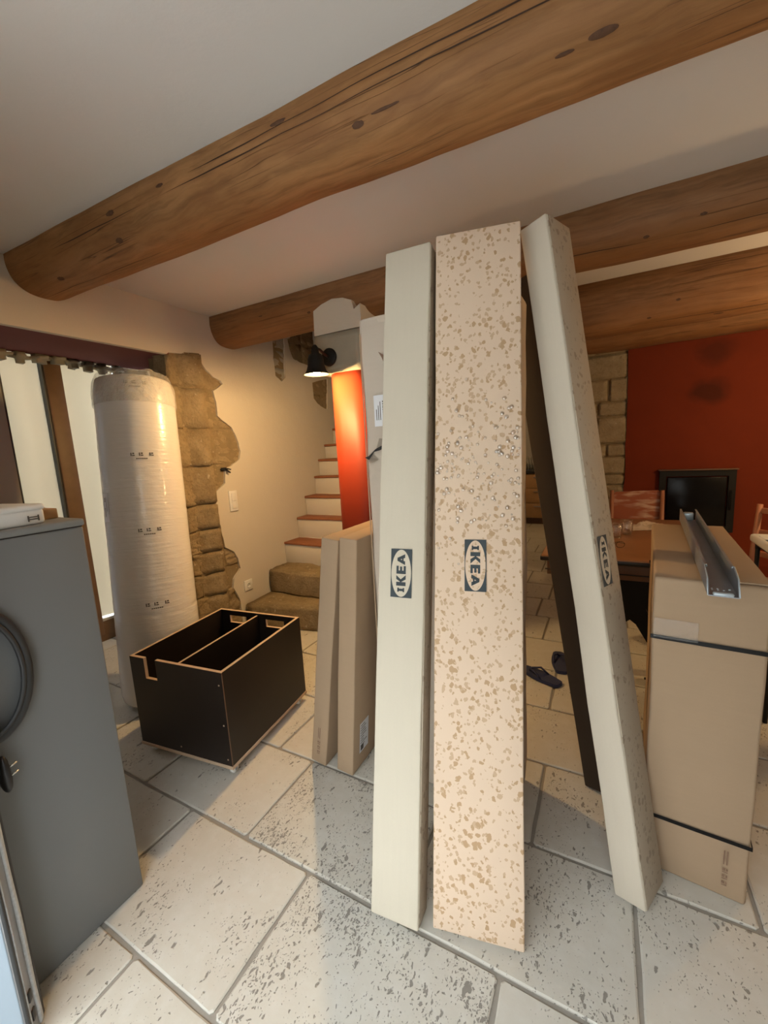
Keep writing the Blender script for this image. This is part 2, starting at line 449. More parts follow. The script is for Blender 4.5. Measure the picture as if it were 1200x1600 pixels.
# ---- floor: grout bed with single travertine slabs
fb = bmesh.new(); rbox((-3.6, -.75, -.08), (2.6, 8.0, -.007), 0, bm=fb)
floor = struct('floor', fb, 'mortar', 'cream travertine slab floor with dark pits and grey grout', 'floor')
rows = [-.715, -.31, .09, .495, .898, 1.31, 1.715, 2.12, 2.525, 2.93, 3.335, 3.74, 4.145, 4.55, 4.955, 5.36, 5.765, 6.17, 6.575, 6.98, 7.385, 7.79]
joints = {2: [-1.155], 3: [-1.44, -.845, -.21], 4: [-1.76, -1.146, -.52, .117], 5: [-1.35, -.80, -.19, .43]}
def tile(x0, x1, y0, y1):
    g = .0052; bm = bmesh.new(); out = []
    x0 += g; x1 -= g; y0 += g; y1 -= g
    def edge(p, q):
        p, q = V(p), V(q); n = max(3, int((q-p).length/.07)); d = (q-p).normalized(); nn = V((d.y, -d.x, 0))
        for k in range(n):
            t = k/n; a = p.lerp(q, t)
            if k == 0: out.append(p+d*.008); continue
            out.append(a+nn*(.0028*noise.noise(a*23)+.002*noise.noise(a*60)-.001))
        out.append(q-d*.008)
    edge((x0, y0, 0), (x1, y0, 0)); edge((x1, y0, 0), (x1, y1, 0)); edge((x1, y1, 0), (x0, y1, 0)); edge((x0, y1, 0), (x0, y0, 0))
    c = V(((x0+x1)/2, (y0+y1)/2, 0)); n = len(out)
    dz = rnd.uniform(-.0012, .0012)
    top = [bm.verts.new(p+(c-p).normalized()*.005+V((0, 0, dz))) for p in out]
    mid = [bm.verts.new(p+V((0, 0, -.003+dz))) for p in out]
    bot = [bm.verts.new(p+V((0, 0, -.014))) for p in out]
    bm.faces.new(top)
    for A, B in ((top, mid), (mid, bot)):
        for k in range(n): bm.faces.new((A[k], B[k], B[(k+1) % n], A[(k+1) % n]))
    o = obj('floor_slab', bm, 'tile', floor)
    o.pass_index = 9 if (abs(y0-.5) < .03 and abs(x0+.84) < .03) or (abs(y0-.9) < .03 and abs(x0+1.14) < .03) else rnd.choice((1, 2, 2, 3, 3, 4, 5, 6))
for r in range(len(rows)-1):
    y0, y1 = rows[r], rows[r+1]
    js = list(joints.get(r, []))
    x = js[0] if js else -.35+rnd.uniform(-.3, .3)
    if not js: js = [x]
    xm = 2.55 if y1 < 4.6 else .25
    while js[0] > -3.45: js.insert(0, js[0]-rnd.choice((.50, .58, .64, .7)))
    while js[-1] < xm: js.append(js[-1]+rnd.choice((.5, .58, .64, .7)))
    js[0] = max(js[0], -3.58); js[-1] = min(js[-1], 2.55)
    for a, b in zip(js, js[1:]):
        if b-a > .05: tile(a, b, y0, y1)
# ---- terrace outside the entrance
tb = bmesh.new(); rbox((-7, -9, -.12), (7, -.76, -.03), 0, bm=tb)
gw = bmesh.new(); rbox((-7, -4.6, -.1), (7, -4.2, 4.3), 0, bm=gw); rbox((-6.6, -4.2, -.1), (-6.2, 6, 3.0), 0, bm=gw); rbox((5.6, -4.2, -.1), (6.0, 6, 3.0), 0, bm=gw)  # unseen walls added outside to block low skylight and steepen its falloff
struct('daylight_screen_wall', gw, 'outer', 'added grey wall outside the entrance, unseen, cutting off low daylight', 'wall')
gw = bmesh.new(); rbox((-7, -.76, -.12), (-3.6, 6, -.03), 0, bm=gw); rbox((2.6, -.76, -.12), (7, 6, -.03), 0, bm=gw)
struct('yard', gw, 'terrace', 'pale paved yard beside the house', 'yard')
struct('terrace', tb, 'terrace', 'pale terrace outside the entrance', 'terrace')

# ---- ceiling (open above the stairwell)
ceil = struct('ceiling', slab([[(-3.55, -.75), (2.6, -.75), (2.6, 8.0), (-1.36, 8.0), (-1.36, 2.50), (-2.6, 2.50), (-3.55, 2.50)]], 2, ZC, ZC+.12), 'ceil',
              'off-white plaster ceiling between the wooden beams', 'ceiling')
# ---- left wall: plaster with broken edge over old stone
edge_px = [(308, 555), (320, 575), (333, 589), (345, 595), (348, 600), (333, 611), (338, 628), (340, 650), (352, 660), (362, 668), (368, 680), (372, 690), (376, 705), (374, 718), (362, 728),
           (352, 732), (352, 755), (338, 768), (332, 780), (340, 800), (346, 830), (352, 855), (366, 862), (372, 872), (376, 888), (366, 905), (365, 918), (372, 930), (376, 940)]
eg = []
for p in edge_px:
    q = onx(p[0], p[1], XL); eg.append((q.y, q.z))
fine = []
for (a, b) in zip(eg, eg[1:]):
    for k in range(4):
        t = k/4; y = a[0]*(1-t)+b[0]*t; z = a[1]*(1-t)+b[1]*t
        j = 0 if k == 0 else 1
        fine.append((y+.006*noise.noise(V((y*30, z*30, 1)))*j, z+.006*noise.noise(V((y*30, z*30, 5)))*j))
fine.append(eg[-1])
loop = [(-.45, 0), (.35, 0), (.35, 2.104), (1.885, 2.112), (1.90, 2.125)] + fine + [(2.27, .0), (5.2, 0), (5.2, 4.0), (2.52, 4.0), (2.52, ZC+.02), (-.45, ZC+.02)]
def patch(pts, seed):
    q = [onx(p[0], p[1], XL) for p in pts]; o = []
    for a, b in zip(q, q[1:]+q[:1]):
        for k in range(4):
            t = a.lerp(b, k/4); o.append((t.y+.008*noise.noise(t*25), t.z+.008*noise.noise(t*25+V((9, 9, 9)))))
    return o
holes = [patch([(426, 530), (444, 527), (445, 560), (446, 590), (440, 596), (431, 588), (427, 560)], 1),
         patch([(449, 530), (470, 515), (490, 512), (492, 545), (484, 572), (470, 567), (458, 560), (452, 545)], 2),
         patch([(488, 598), (512, 592), (512, 640), (503, 636), (496, 630), (490, 622)], 3)]
wl = struct('wall_left', slab([loop]+holes, 0, XL-.035, XL), 'wall', 'white plaster left wall broken away around old stone beside the stairs', 'wall')
bk = slab([[(1.95, 0), (5.2, 0), (5.2, 4.0), (1.95, 4.0)]], 0, XL-.30, XL-.019)
struct('stone_backing', bk, 'stonemortar', parent=wl)
bk = bmesh.new(); rbox((-3.55, -.45, 2.215), (XL-.045, 1.96, ZC+.05), 0, bm=bk); rbox((-3.55, -.45, 0), (XL-.045, .33, 2.24), 0, bm=bk)
struct('masonry_core', bk, 'wall', parent=wl)
# splayed stone reveal of the doorway
zs = [0, .17, .37, .54, .71, .88, 1.07, 1.345, 1.62, 1.91, 2.15]
i = 0
for z0, z1 in zip(zs, zs[1:]):
    ye = max([q[0] for q in eg if z0-.08 < q[1] < z1+.08]+[2.27])+.06
    ys = [1.885, ye] if i in (0, 2, 5, 8, 9) else [1.885, 2.13+rnd.uniform(-.03, .05), ye]
    for y0, y1 in zip(ys, ys[1:]):
        i_amp = .013 if z0 < 1.3 else .008
        bm = rock((XL-.16, y0+.001, z0+.001), (XL-.014+rnd.uniform(-.004, .004), y1-.001, z1-.001), i_amp, 16, i+y0, .005)
        for v_ in bm.verts:
            v_.co.z += .016*noise.noise(V((2., v_.co.y*5, v_.co.z*2.5))); v_.co.y += .012*noise.noise(V((7., v_.co.y*3, v_.co.z*6)))
            v_.co.x = min(v_.co.x, XL-.002)
        struct('wall_stone', bm, 'stone', parent=wl)
    # reveal face stone going back to the door
    bm = rock((-.92, 0, z0+.004), (-.05, .22, z1-.004), .010, 4, i+40.)
    bm.transform(Matrix.Translation((XL, 1.89, 0)) @ Matrix.Rotation(-math.atan2(.50, .9), 4, 'Z'))
    struct('wall_stone', bm, 'stone', parent=wl); i += 1
for k, (h_, nz, ny) in enumerate(zip(holes, (3, 2, 2), (1, 2, 1))):   # stones bared higher up beside the stairs
    ya, yb = min(q[0] for q in h_)-.03, max(q[0] for q in h_)+.03; za, zb = min(q[1] for q in h_)-.03, max(q[1] for q in h_)+.03
    for a in range(nz):
        for b in range(ny):
            struct('wall_stone', rock((XL-.14, ya+(yb-ya)*b/ny+.003, za+(zb-za)*a/nz+.003), (XL-.015, ya+(yb-ya)*(b+1)/ny-.003, za+(zb-za)*(a+1)/nz-.003), .014, 4, 70+k*5+a*2+b),
                   'concrete' if k == 0 else 'stone', parent=wl)
# wine-red soffit and ragged foam along its far edge
sf = bmesh.new()
vs = [sf.verts.new(p) for p in ((XL+.001, .33, 2.104), (XL+.001, 1.90, 2.113), (-3.5, 2.42, 2.18), (-3.5, .33, 2.18), (XL+.001, .33, 2.20), (XL+.001, 1.90, 2.20), (-3.5, 2.42, 2.26), (-3.5, .33, 2.26))]
for q in ((0, 3, 2, 1), (4, 5, 6, 7), (0, 1, 5, 4), (1, 2, 6, 5), (2, 3, 7, 6), (3, 0, 4, 7)): sf.faces.new([vs[k] for k in q])
for v_ in vs: v_.co.x -= .002 if v_.co.x > -3 else 0
struct('soffit', sf, 'soffit', parent=wl)
for k in range(9):
    y = 1.15+k*.105; struct('foam_lump', rock((-3.52, y, 2.115+rnd.uniform(-.02, .01)), (-3.40, y+.115, 2.19), .022, 4, 90+k, .04), 'concrete', parent=wl)
# small cable stub in the stone
p = onx(352, 733, XL); bm = tube([p+V((-.06, 0, .005)), p+V((.0, .0, 0)), p+V((.025, .008, -.018)), p+V((.03, .02, -.03))], .007)
tube([p+V((.0, -.012, -.004)), p+V((.03, -.004, .004)), p+V((.04, .02, -.006))], .005, bm)
bm2 = rock(p+V((-.03, -.035, -.012)), p+V((.012, .03, .012)), .006, 2, 3); merge(bm, bm2)
tag(obj('cable_stub', bm, 'black'), 'short black cable end sticking out of the stone jamb', 'cable')

# ---- left doorway: cream panels with brown post, at the back of the deep recess
XD = -3.5
d2 = struct('door_2', rbox((XD-.08, 1.555, .06), (XD+.02, 1.662, 2.25), .006), 'doorwood', 'cream panelled glazed door in a brown wooden frame behind the wrapped roll', 'door')
def wavy_panel(y0, y1, z0, z1, amp, ph):
    bm = bmesh.new(); n = 28; A = []
    for k in range(n+1):
        t = k/n; x = XD-.03+amp*math.sin(t*PI*1.15+ph)
        A.append([bm.verts.new((x, y0+(y1-y0)*t, z)) for z in (z0, z1)])
    for p, q in zip(A, A[1:]): bm.faces.new((p[0], q[0], q[1], p[1])).smooth = True
    bmesh.ops.solidify(bm, geom=bm.faces[:], thickness=.003)
    struct('door_panel', bm, 'panel', parent=d2)
wavy_panel(1.665, 2.055, .20, 2.25, .035, .2)
wavy_panel(1.316, 1.546, .06, 2.25, .028, .1)
struct('door_panel', rbox((XD-.07, 1.12, .06), (XD-.005, 1.305, 2.25), .004), 'greydoor', parent=d2)
struct('glass_pane', rbox((XD-.045, .38, .20), (XD-.035, 1.12, 2.15), 0), 'dimglass', parent=d2)
bm = bmesh.new(); rbox((XD-.07, .33, .06), (XD, .40, 2.25), .003, bm=bm); rbox((XD-.07, .40, .06), (XD, 1.12, .20), .003, bm=bm); rbox((XD-.07, .40, 2.10), (XD, 1.12, 2.25), .003, bm=bm)
struct('glazing_frame', bm, 'doorwood', parent=d2)
struct('seal_strip', rbox((XD-.06, 1.545, .06), (XD+.004, 1.556, 2.25), 0), 'rubber', parent=d2)
struct('seal_strip', rbox((XD-.06, 1.305, .06), (XD-.008, 1.315, 2.25), 0), 'rubber', parent=d2)
struct('bottom_trim', rbox((XD-.07, 1.665, .165), (XD+.012, 2.42, .185), .002), 'white', parent=d2)
struct('threshold', rbox((XD-.07, .34, 0), (XD, 2.5, .165), .004), 'doorwood', parent=d2)
struct('frame_post', rbox((XD-.08, 2.36, 0), (XD+.03, 2.46, 2.25), .005), 'soffit', parent=d2)
wb = bmesh.new()
for a, b in (((2.06, 1.90), (2.095, 2.22)), ((2.325, 1.90), (2.36, 2.22)), ((2.06, 2.175), (2.36, 2.22)), ((2.06, .185), (2.36, 1.90))):
    rbox((XD-.06, a[0], a[1]), (XD+.01, b[0], b[1]), .004, bm=wb)
struct('window_frame', wb, 'white', parent=d2)
struct('window_pane', rbox((XD-.03, 2.09, 1.9), (XD-.02, 2.33, 2.18), 0), 'greydoor', parent=d2)

# ---- front wall with the entrance the photo was taken from, right wall with window, far walls
struct('wall_front', slab([[(-3.55, -.03), (-1.7, -.03), (-1.7, 2.15), (.5, 2.15), (.5, -.03), (2.6, -.03), (2.6, ZC+.05), (-3.55, ZC+.05)]], 1, -.75, -.45), 'outer', 'plaster front wall around the entrance', 'wall')
wr = struct('wall_right', slab([[(-.75, -.03), (8, -.03), (8, ZC+.05), (-.75, ZC+.05)]], 0, 2.3, 2.6), 'outer', 'grey plaster right wall', 'wall')
bwl = bmesh.new(); rbox((-1.5, 7.85, 0), (2.5, 8.0, ZC+.05), 0, bm=bwl)
struct('wall_back', bwl, 'outer', 'plaster back wall of the kitchen', 'wall')
bm = bmesh.new(); rbox((-1.5, 5.1, 0), (-1.36, 7.86, ZC+.05), 0, bm=bm)
struct('wall_kitchen', bm, 'outer', 'grey plaster side wall of the kitchen', 'wall')
# ---- stairwell shell
bm = bmesh.new(); rbox((-2.65, 5.1, 0), (-1.36, 5.25, 4.0), 0, bm=bm)
struct('wall_stairwell', bm, 'wall', 'plaster end wall above the stairs', 'wall')
bm = bmesh.new(); rbox((-2.7, 2.5, 3.96), (-1.3, 5.25, 4.05), 0, bm=bm); rbox((-2.7, 2.505, ZC+.12), (-1.3, 2.6, 3.97), 0, bm=bm)
struct('ceiling_stairwell', bm, 'ceil', 'high ceiling over the stairs', 'ceiling')
# ---- partition with rounded red end, concrete cap and plaster top
bm = bmesh.new(); x0, x1, y0, r_ = -1.605, -1.30, 2.28, .11
pts = [(x1, 5.1), (x0, 5.1)]+[(x0+r_-r_*math.cos(a*PI/20), y0+r_-r_*math.sin(a*PI/20)) for a in range(11)]+[(x1-r_+r_*math.sin(a*PI/20), y0+r_-r_*math.cos(a*PI/20)) for a in range(11)]
slab([pts], 2, 0, 1.90, bm)
for f in bm.faces: f.smooth = abs(f.normal.z) < .5
wp = struct('wall_partition', bm, 'redpier', 'glossy red rounded end of the partition beside the stairs', 'wall')
struct('concrete_cap', rock((-1.665, 2.265, 1.90), (-1.30, 2.7, 2.146), .004, 6, 5., .010, V((0, 0, 0))), 'concrete', parent=wp)
bm = slab([[(-1.652, 2.14), (-1.30, 2.14), (-1.30, 2.27), (-1.345, 2.245), (-1.36, 2.30), (-1.42, 2.325), (-1.50, 2.335), (-1.58, 2.318), (-1.645, 2.29)]], 1, 2.262, 2.42)
struct('plaster_top', bm, 'wall', parent=wp)
bm = bmesh.new(); rbox((-1.62, 2.42, 2.14), (-1.30, 5.1, 3.97), 0, bm=bm)
struct('upper_wall', bm, 'wall', parent=wp)

# ---- stairs
st = empty('staircase'); tag(st, 'narrow stairs of worn stone and white risers with terracotta treads', 'stairs', kind='structure')
ft = [(2.835, .60), (3.04, .80), (3.185, .988), (3.36, 1.168), (3.45, 1.334), (3.575, 1.483), (3.74, 1.65), (3.92, 1.82), (4.1, 2.0)]
bm = bmesh.new(); q = [(-2.592, 2.29, .2), (-1.90, 2.45, .2), (-1.63, 2.50, .2), (-1.63, 2.9, .2), (-2.592, 2.9, .2)]
slab([[(a[0], a[1]) for a in q]], 2, 0, .2, bm)
bmesh.ops.bevel(bm, geom=[e for e in bm.edges], offset=.010, segments=2, affect='EDGES')
bmesh.ops.subdivide_edges(bm, edges=[e for e in bm.edges if e.calc_length() > .06], cuts=6, use_grid_fill=True)
for v_ in bm.verts: v_.co += noise.noise_vector(v_.co*6)*.010+noise.noise_vector(v_.co*20)*.004
obj('stone_step', bm, 'stepstone', st, True)
obj('stone_step', rock((-2.592, 2.60, .19), (-1.63, 2.98, .405), .012, 12, 11., .012, V((0, 0, -1))), 'stepstone', st)
for k, (y, z) in enumerate(ft):
    z0 = .405 if k == 0 else ft[k-1][1]
    yn = ft[k+1][0] if k+1 < len(ft) else y+.3
    obj('riser', rbox((-2.594, y+.012, z0-.02), (-1.607, y+.06, z-.022), .004, jit=.003, cuts=[(0, 8)], seed=k), 'wall', st)
    bm = rbox((-2.594, y, z-.022), (-1.607, yn+.03, z), .006, jit=.004, cuts=[(0, 10)], seed=k+3.); obj('tread', bm, 'terracotta', st)
obj('stair_core', slab([[(2.9, 0), (4.4, 0), (4.4, 1.9), (4.12, 1.9), (2.9, .42)]], 0, -2.59, -1.62), 'wall', st)

# ---- ceiling beams: irregular logs with long cracks and knots
def beam(name, x0, x1, c0, c1, ry, rz, mat_, label, cracks=(), knots=(), seed=0.):
    seg, n = 96, int((x1-x0)/.035); bm = bmesh.new(); rings = []
    root = empty(name, (x0, c0[0], c0[1])); O = V((x0, c0[0], c0[1]))
    tag(root, label, 'beam', kind='structure')
    def shape(x, a):
        t = (x-x0)/(x1-x0)
        s = 1+.05*noise.noise(V((x*.9+seed, 1, 2)))+.03*noise.noise(V((x*3+seed, 4, 2)))
        # squared-off waney log
        ca, sa = math.cos(a), math.sin(a)
        k = (abs(ca)**2.8+abs(sa)**2.8)**(-1/2.8)
        k = k*.7+.3*1.0
        s *= k*(1+.02*noise.noise(V((x*2.5, ca*2+seed, sa*2)))+.008*noise.noise(V((x*9, ca*6+seed, sa*6))))
        y = c0[0]*(1-t)+c1[0]*t; z = c0[1]*(1-t)+c1[1]*t
        sz = 1+.0*t
        for (a0, xa, xb, wd, dp) in cracks:
            if xa < x < xb:
                ac = a0+.10*noise.noise(V((x*1.1, seed, a0)))+.03*noise.noise(V((x*5, seed, a0)))
                d = (a-ac)
                e = min(1, (x-xa)/.25, (xb-x)/.25)
                s -= dp*e*math.exp(-(d/wd)**2)
        return V((x, y+ry*s*ca, z+rz*s*sa))-O
    # local angular density: more verts where cracks run
    for i in range(n+1):
        x = x0+(x1-x0)*i/n
        rings.append([bm.verts.new(shape(x, 2*PI*k/seg)) for k in range(seg)])
    for A, B in zip(rings, rings[1:]):
        for k in range(seg):
            f = bm.faces.new((A[k], B[k], B[(k+1) % seg], A[(k+1) % seg])); f.smooth = True
    bm.faces.new(rings[0]); bm.faces.new(rings[-1][::-1])
    obj('log', bm, mat_, root)
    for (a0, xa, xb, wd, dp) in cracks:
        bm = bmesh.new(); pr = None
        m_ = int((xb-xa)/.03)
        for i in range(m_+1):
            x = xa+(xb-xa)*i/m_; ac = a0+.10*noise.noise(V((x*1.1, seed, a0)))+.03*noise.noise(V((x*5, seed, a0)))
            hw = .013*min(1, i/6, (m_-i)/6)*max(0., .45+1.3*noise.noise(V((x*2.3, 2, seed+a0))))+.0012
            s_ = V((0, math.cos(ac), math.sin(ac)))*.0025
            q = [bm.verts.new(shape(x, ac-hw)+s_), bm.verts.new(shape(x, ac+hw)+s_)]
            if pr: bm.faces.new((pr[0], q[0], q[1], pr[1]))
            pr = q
        obj('crack_shade', bm, 'crack_shade', root, True)  # dark strip over the groove: staining plus the crack's shade put in as colour
    for (x, a, rx, ra) in knots:
        rx *= .62; ra *= .6
        bm = bmesh.new(); c = bm.verts.new(shape(x, a)*1.0+V((0, math.cos(a), math.sin(a)))*.004)
        rg = [bm.verts.new(shape(x+rx*math.cos(t*PI/8)*(1+.3*noise.noise(V((t, x, a)))), a+ra*math.sin(t*PI/8)*(1+.3*noise.noise(V((t, a, x)))))+V((0, math.cos(a), math.sin(a)))*.0022) for t in range(16)]
        for t in range(16): bm.faces.new((c, rg[t], rg[(t+1) % 16]))
        obj('knot', bm, 'knot', root, True)
    return root
# cross-section angle: PI = towards the entrance (-Y), 1.5*PI = straight down
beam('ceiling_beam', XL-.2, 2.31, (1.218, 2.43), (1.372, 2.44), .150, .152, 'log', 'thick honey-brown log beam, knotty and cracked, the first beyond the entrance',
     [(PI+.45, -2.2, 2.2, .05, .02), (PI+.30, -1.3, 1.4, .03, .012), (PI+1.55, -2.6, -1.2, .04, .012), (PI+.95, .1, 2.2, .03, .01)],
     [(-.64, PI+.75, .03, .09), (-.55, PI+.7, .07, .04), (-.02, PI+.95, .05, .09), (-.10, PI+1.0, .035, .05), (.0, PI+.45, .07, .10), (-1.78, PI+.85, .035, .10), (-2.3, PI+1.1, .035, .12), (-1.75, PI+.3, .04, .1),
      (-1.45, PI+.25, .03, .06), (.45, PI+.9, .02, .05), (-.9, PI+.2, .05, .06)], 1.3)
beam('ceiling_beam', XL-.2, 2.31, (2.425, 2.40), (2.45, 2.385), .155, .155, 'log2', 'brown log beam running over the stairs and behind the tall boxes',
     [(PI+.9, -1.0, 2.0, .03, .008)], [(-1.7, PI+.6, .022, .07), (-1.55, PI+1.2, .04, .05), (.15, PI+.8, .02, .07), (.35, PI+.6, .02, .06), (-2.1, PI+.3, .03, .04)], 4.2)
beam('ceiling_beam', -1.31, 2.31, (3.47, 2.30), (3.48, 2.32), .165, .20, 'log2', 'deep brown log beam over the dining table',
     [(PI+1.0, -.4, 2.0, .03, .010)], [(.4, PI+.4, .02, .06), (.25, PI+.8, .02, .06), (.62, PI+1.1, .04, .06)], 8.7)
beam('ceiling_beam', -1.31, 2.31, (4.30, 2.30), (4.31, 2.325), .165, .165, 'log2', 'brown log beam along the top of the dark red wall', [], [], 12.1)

# ---- red chimney wall, stone pier
RW = 4.45
bm = bmesh.new(); edge = []
for k in range(31):
    z = 2.46*k/30; edge.append((.19+.012*noise.noise(V((3, z*5, 0)))+.006*noise.noise(V((3, z*20, 0))), z))
slab([[(2.35, 0), (2.35, 2.46)]+edge[::-1]], 1, RW, RW+.3, bm)
rwall = struct('wall_chimney', bm, 'red', 'dark red limewashed chimney wall behind the table', 'wall')
bm = bmesh.new(); rbox((-.31, RW+.026, 0), (.3, RW+.32, ZC+.02), 0, bm=bm)
pier = struct('stone_pier', bm, 'stonemortar', 'pale coursed limestone pier left of the red wall', 'pier')
z = 0.; k = 0
for hgt, sp in ((.2, .0), (.17, -.1), (.19, .02), (.15, -.04), (.10, 0), (.13, .0), (.10, 0), (.17, -.06), (.12, .05), (.26, -.04), (.13, -.03), (.21, .06), (.22, 0), (.26, -.05)):
    xs = [-.325, -.02+sp, .205] if sp else [-.325, .205]
    for a, b in zip(xs, xs[1:]):
        obj('pier_stone', rock((a+.003, RW+.012+rnd.uniform(-.006, .006), z+.003), (b-.003, RW+.2, min(z+hgt, ZC)-.003), .007, 8, 20+k, .010, V((0, -1, 0))), 'stonepier', pier); k += 1
    z += hgt

# ================================================================== THINGS
def basis(o, ux, uz):
    uz = V(uz).normalized(); ux = V(ux); ux = (ux-uz*ux.dot(uz)).normalized(); uy = uz.cross(ux)
    m_ = Matrix.Identity(4)
    for i in range(3): m_[i][0], m_[i][1], m_[i][2] = ux[i], uy[i], uz[i]
    m_.translation = V(o); return m_
def carton(name, label, cat, o, ux, uz, w_, d_, h_, mat_, group=None, bev=.005, jit=.003, mats=None, seed=0.):
    m_ = basis(o, ux, uz)
    lo = min((m_ @ V((a, b, 0))).z for a in (0, w_) for b in (0, d_))
    m_.translation = V(o)-V((0, 0, lo))+V((0, 0, .001))
    root = empty(name, mat4=m_); tag(root, label, cat, group)
    bm = rbox((0, 0, 0), (w_, d_, h_), bev, 2, jit=jit, cuts=[(2, 14)], seed=seed)
    body = obj('carton_body', bm, mats or mat_, root)
    return root, body
def decal(name, parent, o, t, u, items, mats, off=.0012, thick=.0006):
    """flat print: items = (polygon in t/u metres, material index), each layer a little prouder"""
    o, t, u = V(o), V(t).normalized(), V(u).normalized(); n = t.cross(u); bm = bmesh.new()
    for poly, mi, lay in items:
        vs = [bm.verts.new(o+t*a+u*b+n*(off+lay*.0005)) for a, b in poly]
        f = bm.faces.new(vs); f.material_index = mi
    return obj(name, bm, mats, parent)
def R4(x0, y0, x1, y1): return [(x0, y0), (x1, y0), (x1, y1), (x0, y1)]
def logo_items(L, Hh):
    it = [(R4(-L/2, -Hh/2, L/2, Hh/2), 0, 0)]
    it.append(([(L*.485*math.cos(a*PI/24), Hh*.47*math.sin(a*PI/24)) for a in range(48)], 1, 1))
    lh = Hh*.23
    def P(x, y, w2, s=1.): return lambda q: [(x+a*w2, (b-.5)*2*lh*s) for a, b in q]
    lw = L*.155; x = -L*.385
    put = P(x, 0, L*.085, .72)
    for q in (R4(.2, 0, .8, 1), R4(0, 0, 1, .22), R4(0, .78, 1, 1)): it.append((put(q), 0, 2))
    put = P(x+L*.125, 0, L*.22, .98)
    for q in (R4(0, 0, .36, 1), [(.3, .45), (.62, 1), (.98, 1), (.55, .45)], [(.3, .6), (.55, .6), (1.02, 0), (.62, 0)]): it.append((put(q), 0, 2))
    put = P(x+L*.37, 0, L*.165, .98)
    for q in (R4(0, 0, .42, 1), R4(.4, 0, 1, .24), R4(.4, .39, .92, .62), R4(.4, .76, 1, 1)): it.append((put(q), 0, 2))
    put = P(x+L*.555, 0, L*.225, .80)
    for q in ([(0, 0), (.33, 0), (.60, 1), (.36, 1)], [(.40, 1), (.64, 1), (1.0, 0), (.66, 0)], R4(.25, .2, .75, .4)): it.append((put(q), 0, 2))
    return it
def label_items(w_, h_, seed=0, bars=True):
    r = random.Random(seed); it = [(R4(0, 0, w_, h_), 0, 0)]
    if bars:
        y = h_*.12
        while y < h_*.8:
            b = r.uniform(.012, .05)*h_
            it.append((R4(w_*.48, y, w_*.93, y+b), 1, 1)); y += b+r.uniform(.012, .035)*h_
        for k in range(3): it.append((R4(w_*(.12+k*.11), h_*.2, w_*(.16+k*.11), h_*(.55+.12*k)), 1, 1))
    else:
        for k in range(9):
            y = h_*(.90-k*.085); it.append((R4(w_*.1, y, w_*(.45+.45*r.random()), y+h_*.025), 1, 1))
        it.append((R4(w_*.12, h_*.05, w_*.45, h_*.22), 1, 1))
    return it
def care_marks(s=1.):
    it = []
    for k, x in enumerate((0, .028, .056)):
        it += [(R4(x*s, 0, (x+.004)*s, .016*s), 0, 0), (R4((x+.008)*s, 0, (x+.018)*s, .005*s), 0, 0), (R4((x+.008)*s, .008*s, (x+.018)*s, .016*s), 0, 0)]
    for k in range(2): it.append((R4(.09*s, (.002+k*.009)*s, .15*s, (.006+k*.009)*s), 0, 0))
    return it

# ---- pale battered box the others lean on
t0, b0 = carton('furniture_box', 'tall pale battered cardboard box with barcode label and a tear, behind the others', 'box',
                (-.825, 1.405, 0), (1, 0, 0), (0, .004, 1), .575, .195, 1.885, 'whitebox', bev=.014, jit=.012, seed=3.)
decal('barcode_label', t0, (.055, -.008, 1.485), (1, 0, 0), (0, 0, 1), label_items(.075, .115, 4), ['paper', 'inkgrey'], .004)
decal('edge_crease', t0, (0, -.006, 0), (1, 0, 0), (0, 0, 1), [(R4(.006, .05, .011, 1.83), 0, 0)], ['kraft'], .003)
bm = bmesh.new()
for y0, pr in ((1.825, .003), (1.852, .006)):
    merge(bm, rbox((.012, -pr, y0), (.565, .185, y0+.03), .005, 3, jit=.009, cuts=[(0, 10)], seed=y0))
obj('folded_flap', bm, 'whitebox', t0)
decal('tear', t0, (.0, -.008, 1.34), (1, 0, 0), (0, 0, 1), [([(0, .03), (.02, .02), (.045, .05), (.07, .055), (.12, .075), (.12, .10), (.085, .075), (.05, .06), (.02, .035)], 0, 0)], ['black'], .003)
bm = bmesh.new()
q = [bm.verts.new(p) for p in ((.005, -.004, 1.372), (.03, -.022, 1.345), (.06, -.006, 1.36), (.03, -.004, 1.385))]; bm.faces.new(q)
q2 = [bm.verts.new(p) for p in ((.05, -.005, 1.40), (.075, -.02, 1.44), (.12, -.006, 1.43), (.10, -.006, 1.39))]; bm.faces.new(q2)
f = bmesh.ops.solidify(bm, geom=bm.faces[:], thickness=.003)
obj('torn_flap', bm, 'whitebox', t0)
decal('hole', t0, (.085, -.008, 1.735), (1, 0, 0), (0, 0, 1), [([(0, .02), (.012, .0), (.02, -.018), (.022, .005), (.012, .012)], 0, 0)], ['inkbrown'], .004)

